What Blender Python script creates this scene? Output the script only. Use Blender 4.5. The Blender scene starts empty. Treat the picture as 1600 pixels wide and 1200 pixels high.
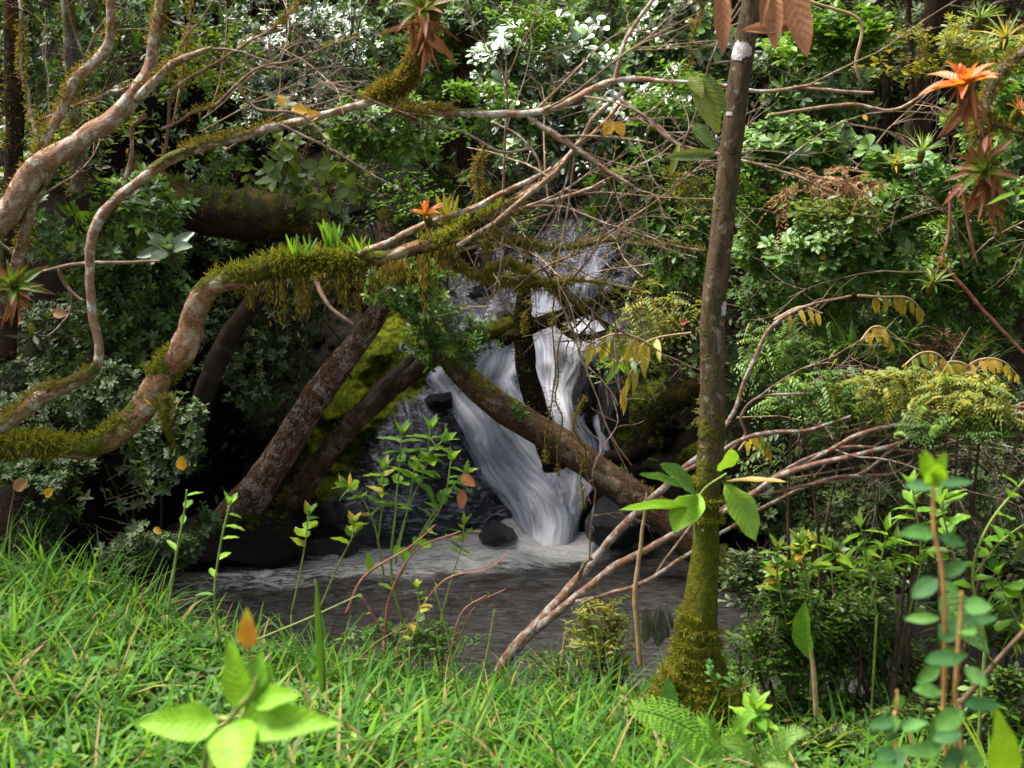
import bpy, math, random
import numpy as np
from mathutils import Vector, Matrix

R = math.radians
scene = bpy.context.scene
col = scene.collection
rng = np.random.default_rng(7)
random.seed(7)

# ------------------------------------------------------------------ camera
CAM_Z, PITCH, FPX = 3.0, 11.0, 1716.0
cam_data = bpy.data.cameras.new("camera")
cam_data.sensor_width = 36.0
cam_data.lens = 36.0 * FPX / 1600.0
cam_data.clip_start = 0.05
cam_data.clip_end = 300.0
cam_data.dof.use_dof = True
cam_data.dof.focus_distance = 6.4
cam_data.dof.aperture_fstop = 2.6
cam = bpy.data.objects.new("camera", cam_data)
cam.location = (0, 0, CAM_Z)
cam.rotation_euler = (R(90 - PITCH), 0, 0)
col.objects.link(cam)
scene.camera = cam

# ------------------------------------------------------------------ light
SUN_EL, SUN_AZ = 64.0, -75.0     # azimuth measured from +Y (ahead) towards +X
world = bpy.data.worlds.new("World")
scene.world = world
world.use_nodes = True
wn = world.node_tree
for n in list(wn.nodes):
    wn.nodes.remove(n)
sky = wn.nodes.new("ShaderNodeTexSky")
sky.sky_type = 'NISHITA'
sky.sun_disc = False
sky.sun_elevation = R(SUN_EL)
sky.sun_rotation = R(SUN_AZ)
sky.dust_density = 4.0
sky.air_density = 1.0
sky.ozone_density = 0.6
bg = wn.nodes.new("ShaderNodeBackground")
bg.inputs["Strength"].default_value = 0.10
wo = wn.nodes.new("ShaderNodeOutputWorld")
hs = wn.nodes.new("ShaderNodeHueSaturation")      # a bright hazy overcast is nearly white
hs.inputs["Saturation"].default_value = 0.5
wn.links.new(sky.outputs[0], hs.inputs["Color"])
wn.links.new(hs.outputs[0], bg.inputs[0])
wn.links.new(bg.outputs[0], wo.inputs[0])

sun_data = bpy.data.lights.new("sun", 'SUN')
sun_data.energy = 4.3
sun_data.angle = R(28)
sun_data.color = (1.0, 0.97, 0.92)
sun = bpy.data.objects.new("sun", sun_data)
sd = Vector((math.sin(R(SUN_AZ)) * math.cos(R(SUN_EL)), math.cos(R(SUN_AZ)) * math.cos(R(SUN_EL)), math.sin(R(SUN_EL))))
sun.rotation_euler = sd.to_track_quat('Z', 'Y').to_euler()
sun.location = sd * 40
col.objects.link(sun)

vs = scene.view_settings
vs.view_transform = 'Standard'
vs.look = 'None'
vs.gamma = 1.0
vs.use_curve_mapping = False
vs.exposure = 1.55
scene.cycles.max_bounces = 8
scene.cycles.transparent_max_bounces = 8

# ------------------------------------------------------------------ geometry helpers
CP, SP_ = math.cos(R(PITCH)), math.sin(R(PITCH))


def P(x, y, d):
    """world point on the ground plan at distance Y = d seen towards photo position x, y (1600 x 1200)"""
    u = (np.asarray(x, float) - 800.0) / FPX
    v = (600.0 - np.asarray(y, float)) / FPX
    dy = CP + v * SP_
    dz = -SP_ + v * CP
    t = d / dy
    return np.stack(np.broadcast_arrays(u * t, np.asarray(d, float) + 0 * t, CAM_Z + dz * t), -1)


def nrm(a):
    a = np.asarray(a, float)
    return a / np.maximum(np.linalg.norm(a, axis=-1, keepdims=True), 1e-9)


def _h(ix, iy, iz, seed):
    n = (ix * 374761393 + iy * 668265263 + iz * 2147483647 + seed * 974634777) & 0xFFFFFFFF
    n = ((n ^ (n >> 13)) * 1274126177) & 0xFFFFFFFF
    n = (n ^ (n >> 16)) & 0xFFFFFFFF
    return n / 4294967295.0


def vnoise(p, seed=0):
    p = np.asarray(p, float)
    i = np.floor(p).astype(np.int64)
    f = p - i
    f = f * f * (3 - 2 * f)
    out = 0
    for a in (0, 1):
        for b in (0, 1):
            for c in (0, 1):
                w = (f[..., 0] if a else 1 - f[..., 0]) * (f[..., 1] if b else 1 - f[..., 1]) * (f[..., 2] if c else 1 - f[..., 2])
                out = out + w * _h(i[..., 0] + a, i[..., 1] + b, i[..., 2] + c, seed)
    return out * 2 - 1


def fbm(p, octv=4, seed=0, gain=0.5):
    s, a = 0, 1.0
    p = np.asarray(p, float)
    for o in range(octv):
        s = s + a * vnoise(p * (2.03 ** o), seed + o * 17)
        a *= gain
    return s


def p2(x, y, s=1.0, z=0.0):
    x = np.asarray(x, float)
    return np.stack([x * s, np.asarray(y, float) * s, np.zeros_like(x) + z], -1)


def sstep(a, b, x):
    t = np.clip((np.asarray(x, float) - a) / (b - a), 0, 1)
    return t * t * (3 - 2 * t)


class Geo:
    def __init__(self):
        self.v, self.q, self.t, self.n = [], [], [], 0
        self.at = {}

    def add(self, v, q=None, t=None, **at):
        v = np.asarray(v, float).reshape(-1, 3)
        if q is not None and len(q):
            self.q.append(np.asarray(q, np.int64).reshape(-1, 4) + self.n)
        if t is not None and len(t):
            self.t.append(np.asarray(t, np.int64).reshape(-1, 3) + self.n)
        self.v.append(v)
        for k, a in at.items():
            a = np.asarray(a, float)
            if a.ndim == 0:
                a = np.full(len(v), float(a))
            self.at.setdefault(k, []).append((self.n, a))
        self.n += len(v)
        return self

    def build(self, name, mat, parent=None, smooth=True):
        V = np.concatenate(self.v) if self.v else np.zeros((0, 3))
        if parent is not None:
            V = V - np.array(world_loc(parent))
        Q = np.concatenate(self.q) if self.q else np.zeros((0, 4), np.int64)
        T = np.concatenate(self.t) if self.t else np.zeros((0, 3), np.int64)
        me = bpy.data.meshes.new(name)
        me.vertices.add(len(V))
        me.vertices.foreach_set("co", V.ravel().astype(np.float32))
        nl = Q.size + T.size
        me.loops.add(nl)
        me.loops.foreach_set("vertex_index", np.concatenate([Q.ravel(), T.ravel()]).astype(np.int32))
        me.polygons.add(len(Q) + len(T))
        st = np.concatenate([np.arange(len(Q)) * 4, Q.size + np.arange(len(T)) * 3])
        me.polygons.foreach_set("loop_start", st.astype(np.int32))
        me.update(calc_edges=True)
        if smooth:
            me.polygons.foreach_set("use_smooth", np.ones(len(Q) + len(T), bool))
        for k, parts in self.at.items():
            dim3 = parts[0][1].ndim == 2
            if dim3:
                arr = np.zeros((len(V), 3))
                for o, a in parts:
                    arr[o:o + len(a)] = a
                at = me.attributes.new(k, 'FLOAT_VECTOR', 'POINT')
                at.data.foreach_set("vector", arr.ravel().astype(np.float32))
            else:
                arr = np.zeros(len(V))
                for o, a in parts:
                    arr[o:o + len(a)] = a
                at = me.attributes.new(k, 'FLOAT', 'POINT')
                at.data.foreach_set("value", arr.astype(np.float32))
        if mat is not None:
            me.materials.append(mat)
        ob = bpy.data.objects.new(name, me)
        col.objects.link(ob)
        if parent is not None:
            ob.parent = parent
        return ob


def world_loc(o):
    l = Vector((0, 0, 0))
    while o is not None:
        l = l + o.location
        o = o.parent
    return l


def tag(o, label=None, cat=None, group=None, kind=None):
    if label: o["label"] = label
    if cat: o["category"] = cat
    if group: o["group"] = group
    if kind: o["kind"] = kind
    return o


def thing(name, label, cat, loc, group=None):
    o = bpy.data.objects.new(name, None)
    o.empty_display_size = 0.1
    o.location = [float(c) for c in loc]
    col.objects.link(o)
    return tag(o, label, cat, group)


def stuff(o):
    o["kind"] = "stuff"
    return o


# ---- tubes (trunks, limbs, stems)
def catmull(pts, n):
    pts = np.asarray(pts, float)
    if len(pts) == 2:
        t = np.linspace(0, 1, n)[:, None]
        return pts[0] * (1 - t) + pts[1] * t
    e = np.vstack([2 * pts[0] - pts[1], pts, 2 * pts[-1] - pts[-2]])
    seg = len(pts) - 1
    t = np.linspace(0, seg - 1e-6, n)
    i = t.astype(int)
    f = (t - i)[:, None]
    a, b, c, d = e[i], e[i + 1], e[i + 2], e[i + 3]
    return 0.5 * ((2 * b) + (-a + c) * f + (2 * a - 5 * b + 4 * c - d) * f ** 2 + (-a + 3 * b - 3 * c + d) * f ** 3)


def tube(geo, pts, rad, sides=10, n=None, rough=0.0, wob=0.0, moss=None, seed=0, cap=True, rnd=0.5):
    """rad: per control point radius; returns surface points, normals, moss"""
    pts = np.asarray(pts, float)
    rad = np.broadcast_to(np.asarray(rad, float), (len(pts),))
    mo = np.zeros(len(pts)) if moss is None else np.broadcast_to(np.asarray(moss, float), (len(pts),))
    if n is None:
        L = np.linalg.norm(np.diff(pts, axis=0), axis=1).sum()
        n = int(max(len(pts) * 2, min(140, L / max(rad.mean() * 0.9, 0.012))))
    c = catmull(np.column_stack([pts, rad, mo]), n)
    r, m, c = np.maximum(c[:, 3], 0.0006), np.clip(c[:, 4], 0, 1), c[:, :3]
    if wob > 0:
        w = np.stack([fbm(np.column_stack([c[:, 0] * 3 + k * 9, c[:, 1] * 3, c[:, 2] * 3]), 3, seed + k) for k in range(3)], -1)
        env = np.sin(np.linspace(0, math.pi, n)) ** 0.5
        c = c + w * wob * env[:, None]
    tg = nrm(np.gradient(c, axis=0))
    ref = np.array([0.0, 0, 1]) if abs(tg[0, 2]) < 0.9 else np.array([0, 1.0, 0])
    N = np.zeros((n, 3))
    nn = nrm(ref - tg[0] * (ref @ tg[0]))
    for k in range(n):
        nn = nn - tg[k] * (nn @ tg[k])
        nn = nn / max(np.linalg.norm(nn), 1e-9)
        N[k] = nn
    B = np.cross(tg, N)
    th = np.linspace(0, 2 * math.pi, sides, endpoint=False)
    dirs = N[:, None] * np.cos(th)[None, :, None] + B[:, None] * np.sin(th)[None, :, None]
    s = np.concatenate([[0], np.cumsum(np.linalg.norm(np.diff(c, axis=0), axis=1))])
    rr = np.repeat(r[:, None], sides, 1)
    if rough > 0:
        q = np.stack([np.cos(th)[None] * 1.6 + 0 * s[:, None], np.sin(th)[None] * 1.6 + 0 * s[:, None], s[:, None] / max(r.mean(), 1e-3) * 0.45 + 0 * th[None]], -1)
        rr = rr * (1 + rough * fbm(q, 4, seed + 5))
    V = c[:, None] + dirs * rr[..., None]
    idx = np.arange(n * sides).reshape(n, sides)
    a, b = idx[:-1], idx[1:]
    Q = np.stack([a, np.roll(a, -1, 1), np.roll(b, -1, 1), b], -1).reshape(-1, 4)
    bk = np.stack([np.cos(th)[None] * rr, np.sin(th)[None] * rr, s[:, None] + 0 * rr], -1).reshape(-1, 3) + np.array([seed * 1.37, seed * 0.71, 0])
    mm = np.repeat(m, sides)
    Vf = V.reshape(-1, 3)
    T = None
    if cap:
        Vf = np.vstack([Vf, c[0] - tg[0] * r[0] * 0.4, c[-1] + tg[-1] * r[-1] * 0.5])
        bk = np.vstack([bk, bk[0], bk[-1]])
        mm = np.append(mm, [m[0], m[-1]])
        i0, i1 = n * sides, n * sides + 1
        T = np.vstack([np.column_stack([np.full(sides, i0), np.roll(idx[0], -1), idx[0]]),
                       np.column_stack([np.full(sides, i1), idx[-1], np.roll(idx[-1], -1)])])
    geo.add(Vf, Q, T, bk=bk, moss=mm, rnd=rnd)
    return dict(c=c, r=r, p=V.reshape(-1, 3), nrm=dirs.reshape(-1, 3), m=np.repeat(m, sides))


# ---- leaves
SHAPES = {
    'ellip': ([0, .12, .38, .66, .88, 1], [0, .55, 1.0, .86, .42, 0]),
    'obov': ([0, .25, .55, .80, .95, 1], [0, .42, .88, 1.0, .62, 0]),
    'lance': ([0, .10, .32, .60, .84, 1], [0, .62, 1.0, .78, .32, 0]),
    'ovate': ([0, .08, .28, .55, .82, 1], [0, .70, 1.0, .80, .34, 0]),
    'strap': ([0, .2, .45, .7, .9, 1], [.85, .95, 1.0, .85, .5, 0]),
}


def leafgeo(geo, base, dirv, upv, L, W, shape='ellip', droop=0.12, fold=0.18, rnd=None, rg=None):
    """vectorised leaves; W = half width"""
    base, dirv = np.atleast_2d(base).astype(float), nrm(np.atleast_2d(dirv))
    n = len(base)
    upv = np.broadcast_to(np.asarray(upv, float), (n, 3))
    side = nrm(np.cross(dirv, upv))
    up = nrm(np.cross(side, dirv))
    L = np.broadcast_to(np.asarray(L, float), (n,))
    W = np.broadcast_to(np.asarray(W, float), (n,))
    droop = np.broadcast_to(np.asarray(droop, float), (n,))
    fold = np.broadcast_to(np.asarray(fold, float), (n,))
    if rnd is None:
        rnd = (rg or rng).random(n)
    s, w = [np.array(a, float) for a in SHAPES[shape]]
    mid = base[:, None] + dirv[:, None] * (L[:, None] * s)[..., None] - up[:, None] * (L[:, None] * droop[:, None] * s ** 2)[..., None]
    off = side[:, None] * (W[:, None] * w)[..., None]
    lift = up[:, None] * (W[:, None] * w * fold[:, None])[..., None]
    rows = slice(1, 5)
    # order: base, (l,m,r)*4, tip
    blk = np.stack([(mid + off + lift)[:, rows], mid[:, rows], (mid - off + lift)[:, rows]], 2).reshape(n, 12, 3)
    V = np.concatenate([mid[:, :1], blk, mid[:, 5:6]], 1)
    q, t = [], []
    for k in range(3):
        a = 1 + 3 * k
        q += [[a, a + 1, a + 4, a + 3], [a + 1, a + 2, a + 5, a + 4]]
    t += [[0, 2, 1], [0, 3, 2], [10, 11, 13], [11, 12, 13]]
    offs = (np.arange(n) * 14)[:, None, None]
    Q = (np.array(q)[None] + offs).reshape(-1, 4)
    T = (np.array(t)[None] + offs).reshape(-1, 3)
    lu = np.concatenate([[0], np.repeat(s[rows], 3), [1]])
    lv = np.concatenate([[0], np.tile([1, 0, -1], 4), [0]])
    geo.add(V.reshape(-1, 3), Q, T, rnd=np.repeat(rnd, 14), lu=np.tile(lu, n), lv=np.tile(lv, n))


def smallleafgeo(geo, base, dirv, upv, L, W, rnd, droop=0.1, fold=0.2):
    """cheap leaf: 6 triangles"""
    base, dirv = np.atleast_2d(base).astype(float), nrm(np.atleast_2d(dirv))
    n = len(base)
    side = nrm(np.cross(dirv, np.broadcast_to(upv, (n, 3))))
    up = nrm(np.cross(side, dirv))
    L = np.broadcast_to(np.asarray(L, float), (n,))[:, None]
    W = np.broadcast_to(np.asarray(W, float), (n,))[:, None]
    f = W * fold
    V = np.stack([base,
                  base + dirv * L * .35 + side * W * .85 + up * (f - L * droop * .12),
                  base + dirv * L * .38 - up * L * droop * .14,
                  base + dirv * L * .35 - side * W * .85 + up * (f - L * droop * .12),
                  base + dirv * L * .72 + side * W * .8 + up * (f - L * droop * .5),
                  base + dirv * L * .72 - side * W * .8 + up * (f - L * droop * .5),
                  base + dirv * L - up * L * droop], 1)
    q = [[0, 2, 4, 1], [0, 3, 5, 2]]
    t = [[2, 6, 4], [2, 5, 6]]
    offs = (np.arange(n) * 7)[:, None, None]
    geo.add(V.reshape(-1, 3), (np.array(q)[None] + offs).reshape(-1, 4), (np.array(t)[None] + offs).reshape(-1, 3),
            rnd=np.repeat(rnd, 7), lu=np.tile([0, .35, .38, .35, .72, .72, 1], n), lv=np.tile([0, 1, 0, -1, 1, -1, 0], n))


def bladegeo(geo, base, head, L, W, bend, rnd, lean=None):
    """grass blades; head = horizontal heading unit (n,2), bend 0..2"""
    n = len(base)
    h3 = np.column_stack([head, np.zeros(n)])
    side = np.column_stack([-head[:, 1], head[:, 0], np.zeros(n)])
    lean = np.zeros(n) if lean is None else lean
    s = np.array([0, .3, .6, .85, 1.0])
    w = np.array([.8, 1.0, .8, .45, 0])
    ang = lean[:, None] + bend[:, None] * s[None]
    ds = np.diff(s)
    am = (ang[:, 1:] + ang[:, :-1]) / 2
    hx = np.concatenate([np.zeros((n, 1)), np.cumsum(np.sin(am) * ds, 1)], 1) * L[:, None]
    hz = np.concatenate([np.zeros((n, 1)), np.cumsum(np.cos(am) * ds, 1)], 1) * L[:, None]
    mid = base[:, None] + h3[:, None] * hx[..., None]
    mid[..., 2] += hz
    off = side[:, None] * (W[:, None] * w)[..., None]
    V = np.concatenate([np.stack([mid[:, :4] + off[:, :4], mid[:, :4] - off[:, :4]], 2).reshape(n, 8, 3), mid[:, 4:5]], 1)
    q = [[0, 1, 3, 2], [2, 3, 5, 4], [4, 5, 7, 6]]
    t = [[6, 7, 8]]
    offs = (np.arange(n) * 9)[:, None, None]
    geo.add(V.reshape(-1, 3), (np.array(q)[None] + offs).reshape(-1, 4), (np.array(t)[None] + offs).reshape(-1, 3),
            rnd=np.repeat(rnd, 9), lu=np.tile([0, 0, .3, .3, .6, .6, .85, .85, 1], n), lv=np.tile([1, -1] * 4 + [0], n))


# ------------------------------------------------------------------ materials
def newmat(name):
    m = bpy.data.materials.new(name)
    m.use_nodes = True
    nt = m.node_tree
    for n in list(nt.nodes):
        nt.nodes.remove(n)
    out = nt.nodes.new("ShaderNodeOutputMaterial")
    return m, nt, out


class NT:
    def __init__(self, nt): self.nt = nt

    def node(self, t, **kw):
        n = self.nt.nodes.new(t)
        for k, v in kw.items():
            setattr(n, k, v)
        return n

    def link(self, a, b): self.nt.links.new(a, b)

    def attr(self, name): return self.node("ShaderNodeAttribute", attribute_name=name)

    def noise(self, vec, scale, detail=4, rough=0.55, dist=0.0):
        n = self.node("ShaderNodeTexNoise")
        n.inputs["Scale"].default_value = scale
        n.inputs["Detail"].default_value = detail
        n.inputs["Roughness"].default_value = rough
        n.inputs["Distortion"].default_value = dist
        if vec is not None: self.link(vec, n.inputs["Vector"])
        return n.outputs["Fac"]

    def ramp(self, fac, stops, interp='LINEAR'):
        n = self.node("ShaderNodeValToRGB")
        n.color_ramp.interpolation = interp
        el = n.color_ramp.elements
        while len(el) < len(stops): el.new(0.5)
        for e, (p, c) in zip(el, stops):
            e.position = p
            e.color = (c[0], c[1], c[2], 1) if isinstance(c, (tuple, list)) else (c, c, c, 1)
        self.link(fac, n.inputs[0])
        return n.outputs[0]

    def mix(self, fac, a, b, mode='MIX'):
        n = self.node("ShaderNodeMix", data_type='RGBA', blend_type=mode)
        for sock, v in ((n.inputs[0], fac), (n.inputs[6], a), (n.inputs[7], b)):
            if hasattr(v, "links"): self.link(v, sock)
            elif isinstance(v, (tuple, list)): sock.default_value = (v[0], v[1], v[2], 1)
            else: sock.default_value = v
        return n.outputs[2]

    def math(self, op, a, b=None, c=None, clamp=False):
        n = self.node("ShaderNodeMath", operation=op, use_clamp=clamp)
        for i, v in enumerate((a, b, c)):
            if v is None: continue
            if hasattr(v, "links"): self.link(v, n.inputs[i])
            else: n.inputs[i].default_value = v
        return n.outputs[0]

    def mapping(self, vec, scale):
        n = self.node("ShaderNodeMapping")
        n.inputs["Scale"].default_value = scale
        self.link(vec, n.inputs["Vector"])
        return n.outputs[0]

    def bump(self, h, strength, dist=0.01):
        n = self.node("ShaderNodeBump")
        n.inputs["Strength"].default_value = strength
        n.inputs["Distance"].default_value = dist
        self.link(h, n.inputs["Height"])
        return n.outputs[0]

    def principled(self, **kw):
        n = self.node("ShaderNodeBsdfPrincipled")
        for k, v in kw.items():
            s = n.inputs[k.replace("_", " ")]
            if hasattr(v, "links"): self.link(v, s)
            elif isinstance(v, tuple): s.default_value = (v[0], v[1], v[2], 1)
            else: s.default_value = v
        return n


def leaf_mat(name, stops, rough=0.3, trans=0.25, tcol=(0.25, 0.45, 0.03), vein=0.25, back=1.25, spec=0.5, tip=None, tipstart=0.55, coat=0.0, oiw=0.16, mo=0.6):
    m, nt, out = newmat(name)
    N = NT(nt)
    rnd = N.attr("rnd").outputs["Fac"]
    lu, lv = N.attr("lu").outputs["Fac"], N.attr("lv").outputs["Fac"]
    geo = N.node("ShaderNodeNewGeometry")
    tc = N.node("ShaderNodeTexCoord").outputs["Object"]
    oi = N.node("ShaderNodeObjectInfo").outputs["Random"]
    r2 = N.math('ADD', rnd, N.math('MULTIPLY', N.math('SUBTRACT', oi, 0.5), oiw), clamp=True)
    c = N.ramp(r2, stops)
    # blotches and veins
    blot = N.noise(tc, 22, 3)
    c = N.mix(N.math('MULTIPLY', N.math('SUBTRACT', blot, 0.45, clamp=True), 1.2, clamp=True), c, N.mix(0.55, c, (0.22, 0.20, 0.04)))
    if tip:
        tf = N.ramp(N.math('ADD', lu, N.math('MULTIPLY', N.math('SUBTRACT', rnd, 0.5), 0.5)), [(tipstart, 0.0), (min(1, tipstart + .3), 1.0)])
        c = N.mix(tf, c, tip)
    cv = N.node("ShaderNodeCombineXYZ")
    N.link(N.math('MULTIPLY', lv, 2.2), cv.inputs[0]); N.link(N.math('MULTIPLY', lu, 3.5), cv.inputs[1]); N.link(N.math('ADD', N.math('MULTIPLY', rnd, 37.0), N.math('MULTIPLY', oi, 53.0)), cv.inputs[2])
    mot = N.noise(cv.outputs[0], 1.6, 6, 0.7, 0.4)
    c = N.mix(N.ramp(mot, [(0.30, 0.55), (0.52, 0.0)]), c, N.mix(0.6, c, (0.01, 0.02, 0.004)))
    c = N.mix(N.ramp(mot, [(0.52, 0.0), (0.80, mo)]), c, N.mix(0.5, c, (0.42, 0.42, 0.06)))
    al = N.math('ABSOLUTE', lv)
    spot = N.noise(cv.outputs[0], 7.0, 3, 0.6)
    eb = N.math('MULTIPLY', N.ramp(al, [(0.60, 0.25), (1.0, 1.0)]), N.ramp(spot, [(0.60, 0.0), (0.68, 0.8)]))
    c = N.mix(eb, c, (0.16, 0.075, 0.02))
    mid = N.ramp(al, [(0.0, 1.0), (0.09, 0.0)])
    sv = N.math('SINE', N.math('MULTIPLY', N.math('SUBTRACT', lu, N.math('MULTIPLY', al, 0.16)), 62.0))
    svr = N.ramp(sv, [(0.9, 0.0), (1.0, 0.6)])
    vv = N.math('MULTIPLY', N.math('MAXIMUM', mid, svr), vein)
    c = N.mix(vv, c, N.mix(0.7, c, (0.35, 0.45, 0.12)))
    c = N.mix(N.math('MULTIPLY', geo.outputs["Backfacing"], 0.45), c, N.mix(0.5, c, (0.20, 0.26, 0.10)))
    bh = N.math('ADD', N.math('MULTIPLY', sv, 0.5), N.math('ADD', N.noise(tc, 60, 2), N.math('MULTIPLY', mot, 2.0)))
    b = N.bump(bh, 0.28, 0.004)
    rn = N.math('ADD', rough, N.math('MULTIPLY', N.noise(tc, 9, 2), 0.15))
    pr = N.principled(Base_Color=c, Roughness=rn, Specular_IOR_Level=spec, Normal=b)
    pr.inputs['Coat Weight'].default_value = coat; pr.inputs['Coat Roughness'].default_value = 0.12
    tr = N.node("ShaderNodeBsdfTranslucent")
    N.link(N.mix(0.6, c, tcol), tr.inputs[0])
    mx = N.node("ShaderNodeMixShader")
    mx.inputs[0].default_value = trans
    N.link(pr.outputs[0], mx.inputs[1])
    N.link(tr.outputs[0], mx.inputs[2])
    N.link(mx.outputs[0], out.inputs[0])
    return m


def bark_mat(name, base, alt, lichen, lich=0.5, scale=14.0, stretch=0.35, flaky=0.0, rough=0.85, moss_c=((0.035, 0.045, 0.006), (0.13, 0.14, 0.012)), bump=0.6, upbias=0.55):
    m, nt, out = newmat(name)
    N = NT(nt)
    bk = N.attr("bk").outputs["Vector"]
    moss = N.attr("moss").outputs["Fac"]
    st = N.mapping(bk, (1, 1, stretch))
    n1 = N.noise(st, scale, 6, 0.65, 0.6)
    n2 = N.noise(bk, scale * 0.45, 5, 0.6, 0.4)
    n3 = N.noise(st, scale * 4.5, 5, 0.7)
    c = N.mix(N.ramp(n1, [(0.36, 0.0), (0.62, 1.0)]), base, alt)
    c = N.mix(N.ramp(n2, [(0.66 - 0.22 * lich, 0.0), (0.76 - 0.22 * lich, 1.0)]), c, lichen)
    c = N.mix(N.ramp(n3, [(0.30, 0.75), (0.52, 0.0)]), c, (0.02, 0.015, 0.01))
    h = N.math('ADD', N.math('MULTIPLY', n3, 0.5), n1)
    if flaky > 0:
        vo = N.node("ShaderNodeTexVoronoi", feature='DISTANCE_TO_EDGE')
        vo.inputs["Scale"].default_value = scale * 1.6
        wv = N.mapping(bk, (1, 1, 0.42))
        add = N.node("ShaderNodeVectorMath", operation='ADD')
        sc = N.node("ShaderNodeVectorMath", operation='SCALE')
        nz = N.node("ShaderNodeTexNoise")
        nz.inputs["Scale"].default_value = scale * 1.5
        N.link(wv, nz.inputs["Vector"])
        N.link(nz.outputs["Color"], sc.inputs[0]); sc.inputs["Scale"].default_value = 0.10
        N.link(wv, add.inputs[0]); N.link(sc.outputs[0], add.inputs[1])
        N.link(add.outputs[0], vo.inputs["Vector"])
        e = N.ramp(vo.outputs["Distance"], [(0.0, 1.0), (0.10, 0.0)])
        c = N.mix(N.math('MULTIPLY', e, flaky), c, (0.025, 0.014, 0.009))
        h = N.math('SUBTRACT', h, N.math('MULTIPLY', e, 1.2))
    g = N.node("ShaderNodeNewGeometry")
    sx = N.node("ShaderNodeSeparateXYZ"); N.link(g.outputs["Normal"], sx.inputs[0])
    pos = N.node("ShaderNodeTexCoord").outputs["Object"]
    mn = N.noise(pos, 9, 5, 0.65)
    mf = N.math('ADD', N.math('MULTIPLY', sx.outputs[2], 0.22 * upbias / 0.55), N.math('SUBTRACT', mn, 0.5))
    mf = N.math('ADD', mf, N.math('SUBTRACT', N.math('MULTIPLY', moss, 0.95), 0.42))
    mfr = N.ramp(mf, [(0.0, 0.0), (0.10, 1.0)])
    mc = N.ramp(N.noise(pos, 45, 4, 0.7), [(0.32, moss_c[0]), (0.68, moss_c[1])])
    mc = N.mix(N.ramp(N.noise(pos, 6, 3), [(0.5, 0.0), (0.75, 0.7)]), mc, (0.14, 0.075, 0.015))
    c = N.mix(mfr, c, mc)
    h = N.math('ADD', h, N.math('MULTIPLY', mfr, N.math('ADD', 0.5, N.noise(pos, 90, 3, 0.7))))
    b = N.bump(h, bump, 0.02)
    pr = N.principled(Base_Color=c, Roughness=rough, Specular_IOR_Level=0.10, Normal=b)
    N.link(pr.outputs[0], out.inputs[0])
    return m


def plain_mat(name, c1, c2, scale=20, rough=0.7, bump=0.3, spec=0.3):
    m, nt, out = newmat(name)
    N = NT(nt)
    pos = N.node("ShaderNodeTexCoord").outputs["Object"]
    n = N.noise(pos, scale, 5, 0.6)
    c = N.ramp(n, [(0.35, c1), (0.65, c2)])
    pr = N.principled(Base_Color=c, Roughness=rough, Specular_IOR_Level=spec, Normal=N.bump(n, bump, 0.01))
    N.link(pr.outputs[0], out.inputs[0])
    return m


DG = [(0.0, (0.003, 0.014, 0.005)), (0.4, (0.009, 0.042, 0.012)), (0.58, (0.03, 0.13, 0.006)), (0.78, (0.12, 0.30, 0.005)), (0.93, (0.30, 0.28, 0.01)), (1.0, (0.34, 0.14, 0.02))]
MG = [(0.0, (0.008, 0.045, 0.006)), (0.4, (0.03, 0.125, 0.008)), (0.7, (0.11, 0.29, 0.006)), (0.9, (0.25, 0.37, 0.01)), (1.0, (0.40, 0.25, 0.03))]
PG = [(0.0, (0.015, 0.06, 0.015)), (0.45, (0.05, 0.19, 0.02)), (0.8, (0.18, 0.32, 0.04)), (1.0, (0.40, 0.40, 0.03))]
YG = [(0.0, (0.03, 0.10, 0.006)), (0.4, (0.14, 0.22, 0.006)), (0.75, (0.42, 0.36, 0.008)), (1.0, (0.48, 0.28, 0.02))]
M = {}
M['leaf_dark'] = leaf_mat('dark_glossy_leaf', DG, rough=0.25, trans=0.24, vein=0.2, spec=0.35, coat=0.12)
M['leaf_shade'] = leaf_mat('shade_darkened_leaf', [(0, (0.003, 0.013, 0.004)), (0.6, (0.010, 0.040, 0.008)), (0.9, (0.045, 0.10, 0.008)), (1, (0.14, 0.08, 0.02))], rough=0.3, spec=.3, trans=0.12)  # greens darkened so the shade of the hollows sits in the leaf colour
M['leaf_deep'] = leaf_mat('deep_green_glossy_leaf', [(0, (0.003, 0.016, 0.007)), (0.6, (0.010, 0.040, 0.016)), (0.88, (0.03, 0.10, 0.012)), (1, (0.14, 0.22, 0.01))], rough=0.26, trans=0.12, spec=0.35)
M['leaf_mid'] = leaf_mat('mid_green_leaf', MG, rough=0.28, trans=0.32, spec=0.45, coat=0.15)
M['leaf_pale'] = leaf_mat('pale_green_leaf', PG, rough=0.28, trans=0.32, spec=0.5, coat=0.15)
M['leaf_yellow'] = leaf_mat('yellow_green_leaf', YG, rough=0.35, trans=0.35, tcol=(0.6, 0.5, 0.03))
M['leaf_fresh'] = leaf_mat('fresh_green_leaf', [(0, (0.05, 0.16, 0.012)), (0.6, (0.10, 0.27, 0.015)), (1, (0.22, 0.40, 0.02))], rough=0.3, trans=0.4, tcol=(0.35, 0.6, 0.02), vein=0.5)
M['leaf_lime'] = leaf_mat('lime_leaf', [(0, (0.07, 0.27, 0.006)), (0.6, (0.13, 0.36, 0.008)), (1, (0.22, 0.46, 0.012))], rough=0.4, spec=.3, mo=.2, trans=0.35, tcol=(0.4, 0.65, 0.02), vein=0.22)
M['leaf_limetip'] = leaf_mat('lime_leaf_orange_centre', [(0, (0.60, 0.20, 0.01)), (1, (0.65, 0.26, 0.01))], rough=0.4, trans=0.3, tcol=(0.7, 0.4, 0.02), tip=(0.55, 0.50, 0.02), tipstart=0.4)
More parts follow.
